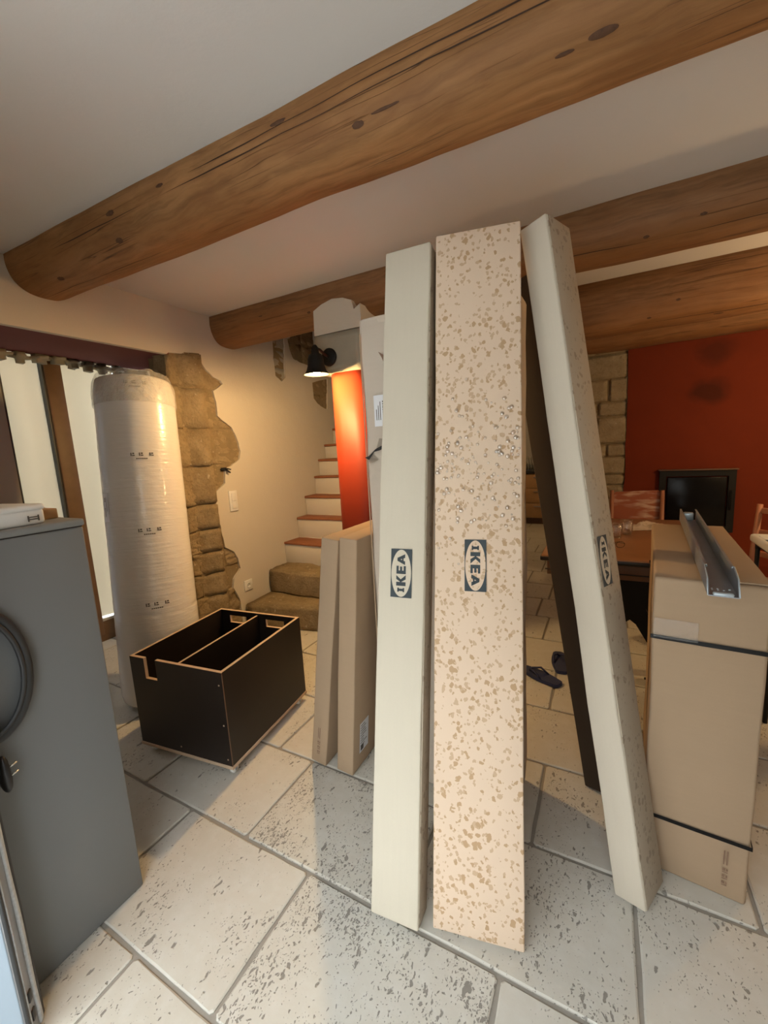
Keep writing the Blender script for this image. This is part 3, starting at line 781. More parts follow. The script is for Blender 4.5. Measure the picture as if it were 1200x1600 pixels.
# ---- spotted box
t2b, t2c = fl(677, 1457), fl(820, 1496)
ux2 = (t2c-t2b); ux2.z = 0; w2 = ux2.length
top2 = ony(681, 377, 1.330)
d2_ = .062
t2, b2 = carton('furniture_box', 'tall peach-brown cardboard box spotted all over with rain drops', 'box', t2b, ux2, top2-t2b, w2, d2_, (top2-t2b).length, 'wet', bev=.004, jit=.002, seed=5.)
h2 = (top2-t2b).length
def toloc(root, p): return root.matrix_world.inverted() @ V(p)
def face_hit(root, px, py, axis, val):
    mi = root.matrix_world.inverted(); e = mi @ EYE; d = mi.to_3x3() @ ray(px, py)
    return e+d*((val-e[axis])/d[axis])
def logo_on_front(root, c4, flip, body_mat, name='logo_print'):
    ps = [face_hit(root, *c, 1, 0.) for c in c4]
    cx = sum(p.x for p in ps)/len(ps); cz = sum(p.z for p in ps)/len(ps)
    Hh = max(p.x for p in ps)-min(p.x for p in ps); L = max(p.z for p in ps)-min(p.z for p in ps)
    t, u = ((0, 0, -1), (1, 0, 0)) if flip else ((0, 0, 1), (-1, 0, 0))
    decal(name, root, (cx, 0, cz), t, u, logo_items(L, Hh), ['ink', body_mat], .0025)
bpy.context.view_layer.update()
logo_on_front(t2, ((726, 843), (760, 925)), True, 'wet')
# rain drops still standing on the box (upper middle)
bm = bmesh.new(); r = random.Random(11)
for k in range(150):
    z = r.gauss(1.34, .12)
    if not .9 < z < 1.62: continue
    x = w2*r.uniform(.03, .97); s = r.choice((.0025, .0035, .005, .0065)); a = bmesh.new()
    bmesh.ops.create_icosphere(a, subdivisions=2, radius=1)
    for v_ in a.verts: v_.co = V((x+v_.co.x*s*r.uniform(.9, 1.2), -.0008+v_.co.y*s*.5, z+v_.co.z*s*1.1))
    for f in a.faces: f.smooth = True
    merge(bm, a)
dr = obj('rain_drops', bm, 'droplet', t2); dr['kind'] = 'stuff'

# ---- cream box with upright logo
t1b, t1c = fl(579, 1433), fl(653, 1466)
ux1 = t1c-t1b; ux1.z = 0; w1 = ux1.length; top1 = ony(603, 405, 1.30); h1 = (top1-t1b).length
t1, b1 = carton('furniture_box', 'tall narrow cream cardboard box with dark oval logo, left of the spotted one', 'box', t1b, ux1, top1-t1b, w1, .085, h1, 'cream', bev=.005, jit=.003, seed=9.)
bpy.context.view_layer.update()
logo_on_front(t1, ((612, 857), (643, 935)), False, 'cream')
# brown wet marks on its side, over a base colour darkened for shade
obj('side_panel', rbox((w1-.001, .006, .006), (w1+.0025, .079, h1-.006), .001), 'wetcream_shade', t1)

# ---- leaning cream box
t3b, t3c = fl(960, 1401), fl(1012, 1432)
w3 = V((t3c-t3b).to_2d()).length; ux3 = V((math.cos(math.radians(-23)), math.sin(math.radians(-23)), 0)); top3 = ony(812, 363, 1.45); h3 = (top3-t3b).length
t3, b3 = carton('furniture_box', 'slim cream cardboard box tilted far to the left, logo on its side', 'box', t3b, ux3, top3-t3b, w3, .143, h3, 'cream3', bev=.005, jit=.003, seed=14.)
obj('side_panel', rbox((w3-.001, .006, .006), (w3+.0025, .137, h3-.006), .001), 'wetcream_shade', t3)  # wet marks, base colour darkened for the shaded side
bpy.context.view_layer.update()
ps = [face_hit(t3, *c, 0, w3+.003) for c in ((931, 838), (946, 835), (958, 912), (943, 917))]
cy = sum(p.y for p in ps)/4; cz = sum(p.z for p in ps)/4
decal('logo_print', t3, (w3+.003, cy, cz), (0, 0, -1), (0, 1, 0), logo_items(.15, .06), ['ink', 'cream3'], .0015)

# ---- box behind the leaning one, its cardboard colour darkened to stand for shade
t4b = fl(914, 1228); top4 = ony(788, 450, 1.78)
t4, b4 = carton('furniture_box', 'flat box, coloured dark brown for shade, leaning behind the tilted cream box', 'box', t4b, ux3, top4-t4b, .135, .10, (top4-t4b).length, 'shadecarton', jit=.002, seed=18.)

# ---- two flat brown boxes on edge left of the tall ones
def flat_box(label, bl, br, tl, mat_, seed, dep=.50):
    ux = br-bl; ux.z = 0
    return carton('flat_box', label, 'box', bl, (1, 0, 0), tl-bl, ux.length, dep, (tl-bl).length, mat_, 'flat boxes propped beside the stairs', seed=seed)
f1, _ = flat_box('flat brown cardboard box on edge, tilted against its twin near the dark crate', fl(487, 1190), fl(510, 1198), V((-.993, 1.305, 1.05)), 'kraft', 2.)
f2, _ = flat_box('flat brown cardboard box on edge with a white shipping label near the floor', fl(527, 1205), fl(552, 1214), V((-.911, 1.31, 1.055)), 'kraft2', 6.)
decal('care_print', f1, (.045, 0, .05), (0, 0, 1), (-1, 0, 0), care_marks(.9), ['inkbrown'], .002)
decal('shipping_label', f2, (.081, .05, .075), (0, 1, 0), (0, 0, 1), label_items(.075, .145, 3, False), ['paper', 'inkgrey'], .003)

# ---- big strapped box with steel channel
bl, brr = fl(1004, 1353), fl(1172, 1412); bl = V((.145, 1.395, 0)); brr = V((.418, 1.392, 0))
big, bb = carton('strapped_box', 'large brown cardboard box with two black plastic straps and clear tape', 'box', bl, (1, -.08, 0), (0, .0, 1), .262, .86, .985, 'kraft', bev=.008, jit=.006, seed=21.)
mb = big.matrix_world
def strap(z, nm='strap'):
    bm = bmesh.new(); e = .004; w_, d_ = .262, .86
    ring = []
    for (x, y) in ((-e, -e), (w_/2, -e-.001), (w_+e, -e), (w_+e, d_/2), (w_+e, d_+e), (-e, d_+e), (-e, d_/2)):
        ring.append((x, y))
    for hw, pro in (((.0065), 0),):
        A = [bm.verts.new((x, y, z-hw)) for x, y in ring]; B = [bm.verts.new((x, y, z+hw)) for x, y in ring]
        for k in range(len(ring)): bm.faces.new((A[k], A[(k+1) % len(ring)], B[(k+1) % len(ring)], B[k]))
    bmesh.ops.solidify(bm, geom=bm.faces[:], thickness=.002)
    obj(nm, bm, 'black', big)
strap(.80); strap(.197)
bm = rbox((.003, -.006, .80), (.11, -.0035, .86), 0)
obj('clear_tape', bm, 'tape', big)
decal('care_print', big, (.215, 0, .045), (0, 0, 1), (-1, 0, 0), care_marks(.8), ['inkbrown'], .006)
obj('top_flap', rbox((.133, .01, .984), (.258, .85, .9885), .001, jit=.004, cuts=[(1, 10)]), 'kraft', big)

# channel
pa, pb = V((.272, 1.235, .989)), V((.36, 2.33, .989))
mch = basis(pa, V((1, -.08, 0)), V((0, 0, 1))); yv = (pb-pa); L_ = yv.length
ang = math.atan2(-(yv.x), yv.y)
ch = empty('steel_channel', (pa.x, pa.y, .994), ang); tag(ch, 'grey galvanised steel U-channel lying on the strapped box', 'metal channel')
cw_, chh, ct = .031, .052, .0024
bm = slab([[(-cw_, 0), (cw_, 0), (cw_, chh), (cw_-.006, chh), (cw_-.006, chh-.003), (cw_-ct, chh-.003), (cw_-ct, ct), (-cw_+ct, ct), (-cw_+ct, chh-.003), (-cw_+.006, chh-.003), (-cw_+.006, chh), (-cw_, chh)]], 1, .10, L_)
slab([[(-cw_, 0), (cw_, 0), (cw_, ct), (-cw_, ct)]], 1, 0, .10, bm)
for s_ in (-1, 1):
    x0_, x1_ = sorted((s_*cw_, s_*(cw_-ct))); slab([[(0, 0), (.10, 0), (.10, chh), (.03, chh*.75)]], 0, x0_, x1_, bm)
obj('channel_body', bm, 'steel', ch)
bm = rbox((-.021, -.001, .001), (.021, .012, .010), .004); obj('end_tab', bm, 'steelbright', ch)
bm = rbox((-.02, L_-.03, .002), (.02, L_-.008, .04), .006); obj('end_tab', bm, 'steelbright', ch)
bm = bmesh.new()
for s in (-1, 1): tube([(s*.0312, .0, .002), (s*.0312, .03, .039), (s*.0312, .098, .053), (s*.027, .10, .054), (s*.026, .101, .048)], .0014, bm, 6)
obj('cut_edge', bm, 'steelbright', ch)
bm = bmesh.new()
for k in range(6):
    a = bmesh.new(); bmesh.ops.create_cone(a, cap_ends=True, segments=10, radius1=.0025, radius2=.002, depth=.002)
    merge(bm, a, Matrix.Translation((-.018+.012*(k % 4), .045+.01*(k//3), .003)))
obj('rivet_marks', bm, 'steelbright', ch)

# ---- dark plywood crate on castors
cr = empty('wheeled_crate', (-1.96, 1.02, 0), math.radians(6.5)); tag(cr, 'dark brown plywood crate on castors with two compartments and handle cut-outs', 'crate')
cw, cl, z0, z1, tk = .555, .60, .055, .50, .015
def panel(nm, bm, parent=cr, mats=('crate', 'ply')): return obj(nm, bm, list(mats), parent)
def edge_paint(bm, faces_up=True):
    for f in bm.faces:
        f.material_index = 1 if f.normal.z > .5 else 0
# front with open notch
nz = z1-.10
bm = slab([[(0, z0), (cw, z0), (cw, z1), (.165, z1), (.165, nz), (.092, nz), (.092, z1), (0, z1)]], 1, 0, tk)
for f in bm.faces:
    c = f.calc_center_median(); f.normal_update()
    f.material_index = 1 if (f.normal.z > .5 or (abs(f.normal.x) > .5 and c.z > nz-.01 and .05 < c.x < .2)) else 0
panel('front_panel', bm)
hx = ((.075, .20), (.335, .46))
bm = slab([[(0, z0), (cw, z0), (cw, z1), (0, z1)]]+[[(a, z1-.075), (b, z1-.075), (b, z1-.030), (a, z1-.030)] for a, b in hx], 1, cl-tk, cl)
for f in bm.faces:
    c = f.calc_center_median(); f.normal_update()
    f.material_index = 1 if (f.normal.z > .5 or (abs(f.normal.y) < .5 and z1-.09 < c.z < z1-.02)) else 0
panel('back_panel', bm)
for nm, x in (('side_panel', 0.), ('divider', cw/2-.006), ('side_panel', cw-tk)):
    bm = rbox((x, tk, z0+(.0 if nm != 'divider' else .01)), (x+(tk if nm != 'divider' else .012), cl-tk, z1-(0 if nm != 'divider' else .012)), 0); bm.normal_update(); edge_paint(bm)
    panel(nm, bm)
bm = rbox((-.004, -.004, z0-.014), (cw+.004, cl+.004, z0), .001); panel('base_board', bm, mats=('ply', 'ply'))
for x, y in ((.05, .03), (cw-.022, .03), (.05, cl-.05), (cw-.022, cl-.05)):
    bm = bmesh.new(); rbox((x-.018, y-.018, .036), (x+.018, y+.018, .042), .001, bm=bm)
    rbox((x-.014, y-.006, .015), (x-.011, y+.006, .04), .001, bm=bm); rbox((x+.011, y-.006, .015), (x+.014, y+.006, .04), .001, bm=bm)
    c_ = obj('castor', bm, 'steel', cr)
    bm = lathe([(.004, -.010), (.017, -.010), (.018, -.007), (.018, .007), (.017, .010), (.004, .010)], 20, cap=True)
    bm.transform(Matrix.Translation((x, y, .019)) @ Matrix.Rotation(PI/2, 4, 'Y')); obj('wheel', bm, 'white', c_)
for x, z in ((cw-.02, z1-.06), (cw-.02, z1-.25), (cw-.02, z0+.03), (.26, z0+.03)):
    bm = lathe([(.0005, -.001), (.004, 0), (.004, .001)], 10, cap=True); bm.transform(Matrix.Translation((x, -.001, z)) @ Matrix.Rotation(PI/2, 4, 'X')); obj('screw', bm, 'ply', cr)
bm = rbox((cw-.0005, -.001, z0), (cw+.0015, .004, z1), .0005); obj('worn_edge', bm, 'apron', cr)

# ---- wrapped mattress roll
ra, rb_ = V((-2.313, 1.373, 0)), V((-2.47, 1.545, 1.84))
axis = (rb_-ra).normalized(); RL = (rb_-ra).length
mr = basis(ra, V((.86, .51, 0)), axis); RR = .222
lowz = RR*math.sqrt(1-axis.z**2); mr.translation = ra+V((0, 0, lowz-.004))
roll = empty('mattress_roll', mat4=mr); tag(roll, 'tall rolled mattress wrapped in shiny white plastic, leaning in the doorway', 'rolled mattress')
def rollr(a, z):
    t = z/RL; e = 1.
    if t < .03: e = .90+.10*math.sqrt(max(0, t/.03))
    e *= 1-.07*t
    if t > .96: e -= .06*((t-.95)/.05)**2
    w_ = 1+.018*math.sin(a+1)+.010*math.cos(2*a)
    w_ += .006*noise.noise(V((math.cos(a)*2, math.sin(a)*2, z*5)))
    for zb, am in ((.52, .012), (.60, .006), (1.10, .008), (1.38, .008), (1.43, .005)):
        d = (z-zb-.012*math.sin(2*a)); w_ -= am*math.exp(-(d/.009)**2)*(.6+.8*noise.noise(V((math.cos(a)*3, math.sin(a)*3, zb*9))))
    w_ += .004*noise.noise(V((math.cos(a)*5, math.sin(a)*5, z*38)))
    return RR*e*w_
def rollp(a, z, off=0.): r_ = rollr(a, z)+off; return V((r_*math.cos(a), r_*math.sin(a), z))
bm = bmesh.new(); NS, NZ = 112, 190; rg = []
for i in range(NZ+1): rg.append([bm.verts.new(rollp(2*PI*k/NS, RL*i/NZ)) for k in range(NS)])
for A, B in zip(rg, rg[1:]):
    for k in range(NS): bm.faces.new((A[k], A[(k+1) % NS], B[(k+1) % NS], B[k])).smooth = True
bm.faces.new(rg[0][::-1])
# spiral-ish top: domed centre
prev = rg[-1]
for s, dz in ((.8, .012), (.55, .018), (.25, .012), (.06, .0)):
    cur = [bm.verts.new(V((v_.co.x*s/1, v_.co.y*s/1, RL+dz*.4+.012*noise.noise(v_.co*9*s)))) for v_ in rg[-1]]
    for k in range(NS): bm.faces.new((prev[k], prev[(k+1) % NS], cur[(k+1) % NS], cur[k])).smooth = True
    prev = cur
bm.faces.new(prev)
obj('wrapped_roll', bm, 'film', roll)
bm = bmesh.new(); rg = []
for i in range(15):
    z = RL-.15+.185*i/14
    rg.append([])
    for k in range(NS):
        a = 2*PI*k/NS; off = .004+.010*abs(noise.noise(V((math.cos(a)*7, math.sin(a)*7, z*16))))+(.012 if i < 2 else 0)*0
        r_ = rollr(a, min(z, RL*.995))+off
        if z > RL-.01: r_ *= 1-.10*((z-RL+.01)/.05)
        rg[-1].append(bm.verts.new(V((r_*math.cos(a), r_*math.sin(a), z+.02*noise.noise(V((math.cos(a)*3, math.sin(a)*3, 2)))*i/14))))
for A, B in zip(rg, rg[1:]):
    for k in range(NS): bm.faces.new((A[k], A[(k+1) % NS], B[(k+1) % NS], B[k])).smooth = True
obj('plastic_collar', bm, 'filmclear', roll)
def on_roll(nm, a0, zc, items, mats):
    bm = bmesh.new()
    for poly, mi, lay in items:
        vs = [bm.verts.new(rollp(a0+x/RR, zc+y, .002+lay*.0008)) for x, y in poly]
        bm.faces.new(vs).material_index = mi
    obj(nm, bm, mats, roll)
def marks():
    it = []
    for x in (-.055, -.012, .042):
        for q in (R4(x, 0, x+.006, .018), R4(x+.008, 0, x+.022, .006), R4(x+.010, .010, x+.020, .018)): it.append((q, 0, 0))
    for k in range(6): it.append((R4(-.028+k*.010, -.018, -.020+k*.010, -.012), 0, 0))
    return it
# angle facing the camera in roll space
va = math.atan2(*reversed((mr.inverted() @ EYE).to_2d()))
for z in (1.40, .98, .565, 1.80): on_roll('care_print', va+.02, z, marks(), ['inkgrey'])
lab = [(R4(x/10*.06-.03, -.08, (x+1)/10*.06-.03, .08), 0, 0) for x in range(10)]
lab += [(R4(-.012, .035+.008*k, .006, .039+.008*k), 1, 1) for k in range(3)]+[(R4(.012, -.02, .015, .06), 1, 1), (R4(-.008, -.05, -.002, .0), 1, 1)]
on_roll('product_label', va-1.15, 1.13, lab, ['paper', 'inkgrey'])

# ---- grey fridge with cord
fx0, fx1, fy0, fy1, fh = -1.93, -1.33, .255, .625, 1.25
fr = empty('fridge', ((fx0+fx1)/2, (fy0+fy1)/2, 0)); tag(fr, 'plain grey enamel fridge seen from its side, just inside the entrance', 'fridge'); O = fr.location
def loc(bm): bm.transform(Matrix.Translation(-O)); return bm
obj('cabinet_body', loc(rbox((fx0, fy0, 0), (fx1, fy1, fh-.022), .006)), 'fridge', fr)
obj('top_lid', loc(rbox((fx0-.004, fy0-.004, fh-.020), (fx1+.004, fy1+.004, fh), .006)), 'fridgetop', fr)
obj('lid_gap', loc(rbox((fx0+.004, fy0+.004, fh-.024), (fx1-.003, fy1-.003, fh-.018), 0)), 'black', fr)
bm = bmesh.new()
for k, (dy, s) in enumerate(((0, 1.), (.018, .92))):
    tube([(fx1+.016+.012*k, .345+dy*-.3+.088*s*math.cos(t*PI/24), .905+.165*s*math.sin(t*PI/24)) for t in range(48)], .0125 if k == 0 else .006, bm, 12, closed=True)
obj('power_cord', loc(bm), 'rubber', fr)
pp = onx(8, 1210, -1.295)
bm = bmesh.new(); a = bmesh.new(); bmesh.ops.create_uvsphere(a, u_segments=20, v_segments=12, radius=1)
for v_ in a.verts:
    v_.co = V((v_.co.x*.020, v_.co.y*.014, v_.co.z*.05)); v_.co.y = min(v_.co.y, .008)
for f in a.faces: f.smooth = True
merge(bm, a, Matrix.Translation(pp))
tube([pp+V((0, -.006, .04)), pp+V((0, -.03, .10)), (pp.x, .30, .74)], .006, bm, 8)
plug = obj('plug', loc(bm), 'black', fr)
for dz in (.012, -.012):
    obj('plug_pin', loc(tube([pp+V((0, .006, dz)), pp+V((0, .026, dz+.004))], .0026, seg=8)), 'brass', plug)

# ---- things on the fridge
wbx = empty('white_box', (-1.40, .50, fh), math.radians(8)); tag(wbx, 'small white plastic box with a rounded lid on top of the fridge', 'box')
obj('case', rbox((-.13, -.10, .0), (.045, .045, .042), .008, 3), 'white', wbx)
obj('case_lid', rbox((-.133, -.103, .038), (.048, .048, .055), .008, 3), 'white', wbx)
decal('printed_mark', wbx, (.0455, .0, .010), (0, 1, 0), (0, 0, 1), [(R4(0, 0, .004, .016), 0, 0), (R4(.024, 0, .028, .016), 0, 0), (R4(.004, .004, .024, .007), 0, 0), (R4(.004, .010, .024, .013), 0, 0)], ['inkgrey'], .003)
tag(obj('wood_block', rbox((-1.52, .565, fh), (-1.44, .615, fh+.03), .003), 'woodlight'), 'small orange-brown wooden block beside the white box', 'wood block')

# ---- open entrance leaf
F = V((-1.2, .264, 0)); dv = V((-.643, -.766, 0)); nv = V((-.766, .643, 0))
ml = Matrix.Identity(4)
for i in range(3): ml[i][0], ml[i][1], ml[i][2] = dv[i], nv[i], (0, 0, 1)[i]
ml.translation = F+V((0, 0, .004))
d1 = empty('door_1', mat4=ml); tag(d1, 'pale aluminium entrance door leaf standing open, its sealed edge in view', 'door', kind='structure')
obj('door_leaf', rbox((.006, 0, 0), (.86, .07, 2.08), .003), 'aluwhite', d1)
obj('edge_profile', rbox((-.001, .002, 0), (.007, .068, 2.08), .001), 'alu', d1)
obj('rubber_seal', rbox((-.004, .001, 0), (.004, .010, 2.08), .002), 'rubber', d1)
obj('rubber_seal', rbox((-.004, .060, 0), (.004, .0705, 2.08), .002), 'rubber', d1)
obj('brush_seal', rbox((-.007, .044, 0), (.002, .058, 2.08), .003, jit=.003, cuts=[(2, 90)]), 'brush', d1)
obj('brush_seal', rbox((-.005, .011, 0), (.002, .016, 2.08), .002, jit=.002, cuts=[(2, 90)]), 'brush', d1)
for z in (.02, .075): obj('latch_slot', rbox((-.004, .022, z+.02), (.0, .036, z+.05), .002), 'black', d1)
obj('leaf_groove', rbox((.07, -.002, .02), (.082, .002, 2.06), .001), 'alu', d1)

# ---- wall lamp
lp = empty('wall_lamp', (-1.545, 2.262, 1.995)); tag(lp, 'black metal wall lamp with a bell shade, lit, on the concrete block', 'lamp')
bm = lathe([(.0, 0), (.05, 0), (.055, .004), (.055, .012), (.048, .018), (0.001, .02)], 28); bm.transform(Matrix.Rotation(PI/2, 4, 'X') @ Matrix.Translation((0, 0, .0))); bm.transform(Matrix.Translation((0, .002, 0)))
obj('wall_plate', bm, 'blackiron', lp)
bm = tube([(0, -.018, .0), (0, -.06, .012), (-.003, -.095, .030), (-.004, -.138, .032)], .008, seg=10)
a = bmesh.new(); bmesh.ops.create_icosphere(a, subdivisions=2, radius=.017); merge(bm, a, Matrix.Translation((-.004, -.145, .034))); obj('arm', bm, 'blackiron', lp)
sc = V((-.004, -.145, -.125))
prof = [(.010, .165), (.020, .16), (.024, .125), (.040, .115), (.048, .09), (.052, .05), (.060, .025), (.074, .004), (.077, 0), (.073, .002), (.056, .026), (.048, .05), (.044, .09), (.036, .108), (.02, .11)]
nl = V((0, .0, -1)).normalized(); tilt = (-nl).to_track_quat('Z', 'Y').to_matrix().to_4x4()
hub = V((-.004, -.145, .034)); tl = Matrix.Translation(hub) @ tilt @ Matrix.Translation((0, 0, -.159))   # shade hangs from the joint
bm = lathe(prof, 36); bm.transform(tl); obj('lamp_shade', bm, 'blackiron', lp)
M['bulb'] = emit('lamp_bulb', (1., .66, .25), 60.)
a = bmesh.new(); bmesh.ops.create_uvsphere(a, u_segments=16, v_segments=10, radius=.026)
for f in a.faces: f.smooth = True
a.transform(tl @ Matrix.Translation((0, 0, .024))); bulb = obj('bulb', a, 'bulb', lp)
ll = light('lamp_light', 'POINT', V((-1.545, 2.262, 1.995)) + (tl @ V((0, 0, -.005))), 82., (1., .63, .26), shadow_soft_size=.025)

# ---- wall switch and socket
def plate(name, label, cat, y0, y1, z0_, z1_):
    e = empty(name, (XL, (y0+y1)/2, (z0_+z1_)/2)); tag(e, label, cat)
    hy, hz = (y1-y0)/2, (z1_-z0_)/2
    obj('cover_plate', rbox((.0, -hy, -hz), (.012, hy, hz), .003), 'white', e); return e, hy, hz
e, hy, hz = plate('light_switch', 'white double switch plate on the plaster beside the stone', 'switch', 2.262, 2.342, .978, 1.142)
for s in (-1, 1): obj('rocker', rbox((.011, -hy*.55, s*hz*.38-.030), (.017, hy*.55, s*hz*.38+.030), .002), 'white', e)
e, hy, hz = plate('wall_socket', 'white earthed socket low on the plaster beside the stairs', 'socket', 2.318, 2.405, .298, .385)
bm = lathe([(.001, .013), (.017, .013), (.020, .016), (.022, .016), (.023, .012)], 24); bm.transform(Matrix.Rotation(PI/2, 4, 'Y')); obj('socket_well', bm, 'white', e)
for dy, dz in ((-.0095, 0), (.0095, 0), (0, .010)): obj('contact_hole', rbox((.012, dy-.003, dz-.003), (.0145, dy+.003, dz+.003), .001), 'black', e)

# ---- dining table
TX0, TX1, TY0, TY1 = -.30, .56, 2.44, 3.72
tb = empty('dining_table', ((TX0+TX1)/2, (TY0+TY1)/2, 0)); tag(tb, 'brown wooden dining table with dark edge and black forked legs', 'table'); O = tb.location.copy()
obj('table_top', loc(rbox((TX0, TY0, .715), (TX1, TY1, .75), .006)), 'wood', tb)
obj('edge_band', loc(rbox((TX0-.004, TY0-.004, .718), (TX1+.004, TY1+.004, .742), .004)), 'black', tb)
for a, b in (((TX0+.03, TY0+.03), (TX1-.03, TY0+.055)), ((TX0+.03, TY1-.055), (TX1-.03, TY1-.03)), ((TX0+.03, TY0+.055), (TX0+.055, TY1-.055)), ((TX1-.055, TY0+.055), (TX1-.03, TY1-.055))):
    obj('apron', loc(rbox((*a, .63), (*b, .716), .003)), 'apron', tb)
obj('apron_drawer', loc(rbox((TX0+.02, TY0+.022, .66), (TX1-.02, TY0+.032, .664), 0)), 'black', tb)
for y in (TY0+.18, TY1-.25):
    xm = .16
    bm = bmesh.new()
    slab([[(xm-.13, .64), (xm+.13, .64), (xm+.085, .50), (xm+.075, .43), (xm+.12, .34), (xm+.29, .0), (xm+.22, .0), (xm+.03, .335), (xm, .36), (xm-.03, .335), (xm-.22, 0), (xm-.29, 0), (xm-.12, .34), (xm-.075, .43), (xm-.085, .5)]], 1, y-.028, y+.028, bm)
    bmesh.ops.bevel(bm, geom=[e for e in bm.edges if abs((e.verts[0].co-e.verts[1].co).y) < .001 and len(e.link_faces) == 2 and e.calc_face_angle(0) > .5], offset=.006, segments=2, affect='EDGES')
    obj('forked_leg', loc(bm), 'blackiron', tb)

def tumbler(loc_, label, r_=.038, h_=.095):
    bm = lathe([(.001, .004), (r_*.80, .004), (r_*.97, h_*.45), (r_, h_), (r_-.0022, h_), (r_*.97-.0022, h_*.45), (r_*.78, .010), (.001, .010)], 28)
    o = obj('tumbler', bm, 'glass'); o.location = loc_; tag(o, label, 'glass', 'tumblers on the dining table'); bm2 = lathe([(.001, 0), (r_*.76, 0), (r_*.80, .004), (.001, .004)], 28)
    b_ = obj('glass_base', bm2, 'glass', o); return o
g1, g2 = fl(962, 840, .75), fl(977, 838, .75)
tumbler((g1.x, g1.y, .75), 'clear drinking glass on the table, the one farther from the crumpled cloth')
tumbler((g2.x+.01, g2.y+.07, .75), 'clear drinking glass on the table, the one beside the crumpled cloth')
# crumpled cloth
def crumple(name, label, cat, cx, cy, sx, sy, hgt, seed, mat_, z=.75):
    bm = bmesh.new(); n = 26; g = []
    for i in range(n+1):
        g.append([])
        for j in range(n+1):
            u, v_ = i/n*2-1, j/n*2-1
            p = V((u*sx*(1+.15*noise.noise(V((v_*2, seed, 0)))), v_*sy*(1+.15*noise.noise(V((u*2, seed, 4)))), 0))
            hh = abs(noise.noise(V((u*2.2+seed, v_*2.2, 1))))*hgt+abs(noise.noise(V((u*6+seed, v_*6, 2))))*hgt*.35
            p.z = hh*max(.15, 1-max(abs(u), abs(v_))**3)+.003
            g[-1].append(bm.verts.new(p))
    for i in range(n):
        for j in range(n): bm.faces.new((g[i][j], g[i+1][j], g[i+1][j+1], g[i][j+1])).smooth = True
    bmesh.ops.solidify(bm, geom=bm.faces[:], thickness=.0015)
    o = obj(name, bm, mat_); o.location = (cx, cy, z+.001); o.rotation_euler = (0, 0, .3*seed); return tag(o, label, cat)
M['cloth'] = plain('pale_cloth', (.74, .62, .53), .85, var=.08)
c_ = fl(1002, 824, .75); crumple('table_cloth', 'pale crumpled cloth lying on the dining table', 'cloth', c_.x+.03, c_.y-.02, .14, .10, .07, 1., 'cloth')
c_ = fl(944, 832, .75); crumple('paper_tissue', 'small white crumpled tissue left of the glasses', 'tissue', c_.x-.02, c_.y, .06, .06, .07, 2., 'paper')
# wire spectacles
p = fl(960, 857, .75); sp = empty('spectacles', (p.x, p.y, .752), .4); tag(sp, 'thin dark wire spectacles on the table edge', 'spectacles')
for s in (-1, 1):
    obj('rim', tube([(s*.033+.024*math.cos(t*PI/10), 0, .02+.018*math.sin(t*PI/10)) for t in range(20)], .0014, seg=6, closed=True), 'blackiron', sp)
    obj('temple', tube([(s*.058, 0, .024), (s*.06, .09, .014), (s*.055, .13, .002)], .0014, seg=6), 'blackiron', sp)
obj('bridge', tube([(-.009, 0, .024), (0, -.002, .028), (.009, 0, .024)], .0014, seg=6), 'blackiron', sp)

# ---- chairs
def chair(loc_, rz, label, kind):
    e = empty('dining_chair', loc_, rz); tag(e, label, 'chair')
    mt = 'pinkwood'
    obj('seat', rbox((-.21, -.20, .435), (.21, .21, .465), .012, 3), mt, e)
    for sx in (-1, 1):
        obj('leg', rbox((sx*.19-.018, -.19, 0), (sx*.19+.018, -.155, .437), .004), mt, e)
        bm = bmesh.new(); tube([(sx*.19, .20, 0), (sx*.19, .195, .45), (sx*.19, .235, .92)], [.019, .021, .016], bm, 10); obj('back_post', bm, mt, e)
    for y in (-.17, .19): obj('stretcher', rbox((-.18, y-.009, .20), (.18, y+.009, .235), .004), mt, e)
    if kind == 0:
        bm = slab([[(-.175, .66), (.175, .66), (.18, .68), (.19, .88), (.185, .905), (.16, .92), (-.16, .905), (-.19, .88), (-.18, .68)]], 1, -.01, .012)
        bm.transform(Matrix.Translation((0, .205, 0)) @ Matrix.Rotation(-.06, 4, 'X')); obj('backrest', bm, 'worn', e)
    else:
        for z in (.60, .74, .88): obj('back_rail', rbox((-.18, .205+.05*(z-.45), z-.018), (.18, .223+.05*(z-.45), z+.018), .005), mt, e)
    return e
chair((.275, 3.98, 0), 0, 'red-painted chair with a worn solid backrest at the far end of the table', 0)
chair((.86, 3.12, 0), math.radians(-47), 'reddish ladder-back chair at the long side of the table, near the stove', 1)

# ---- black frame stand with white patterned tray
sx0, sx1, sy0, sy1, szt = .69, 1.05, 2.38, 2.74, .86
sd = empty('tray_stand', ((sx0+sx1)/2, (sy0+sy1)/2, 0)); tag(sd, 'black metal stand behind the strapped box', 'stand'); O = sd.location.copy()
for x in (sx0+.03, sx1-.03):
    for y in (sy0+.03, sy1-.03): obj('leg', loc(tube([(x, y, 0), (x, y, .82)], .010, seg=10)), 'blackiron', sd)
for y in (sy0+.03, sy1-.03): obj('rail', loc(rbox((sx0+.02, y-.009, .785), (sx1-.02, y+.009, .805), .002)), 'blackiron', sd)
obj('shelf', loc(rbox((sx0+.02, sy0+.02, .805), (sx1-.02, sy1-.02, .815), .002)), 'blackiron', sd)
obj('front_panel', loc(rbox((sx0+.06, sy0+.03, .45), (sx1-.03, sy0+.045, .785), .002)), 'black', sd)
ty = empty('tray', ((sx0+sx1)/2, (sy0+sy1)/2, .82)); tag(ty, 'white plastic tray with blue pattern on the black stand', 'tray'); O = ty.location.copy()
bm = rbox((sx0, sy0, .82), (sx1, sy1, .862), .014, 3); obj('tray_body', loc(bm), 'white', ty)
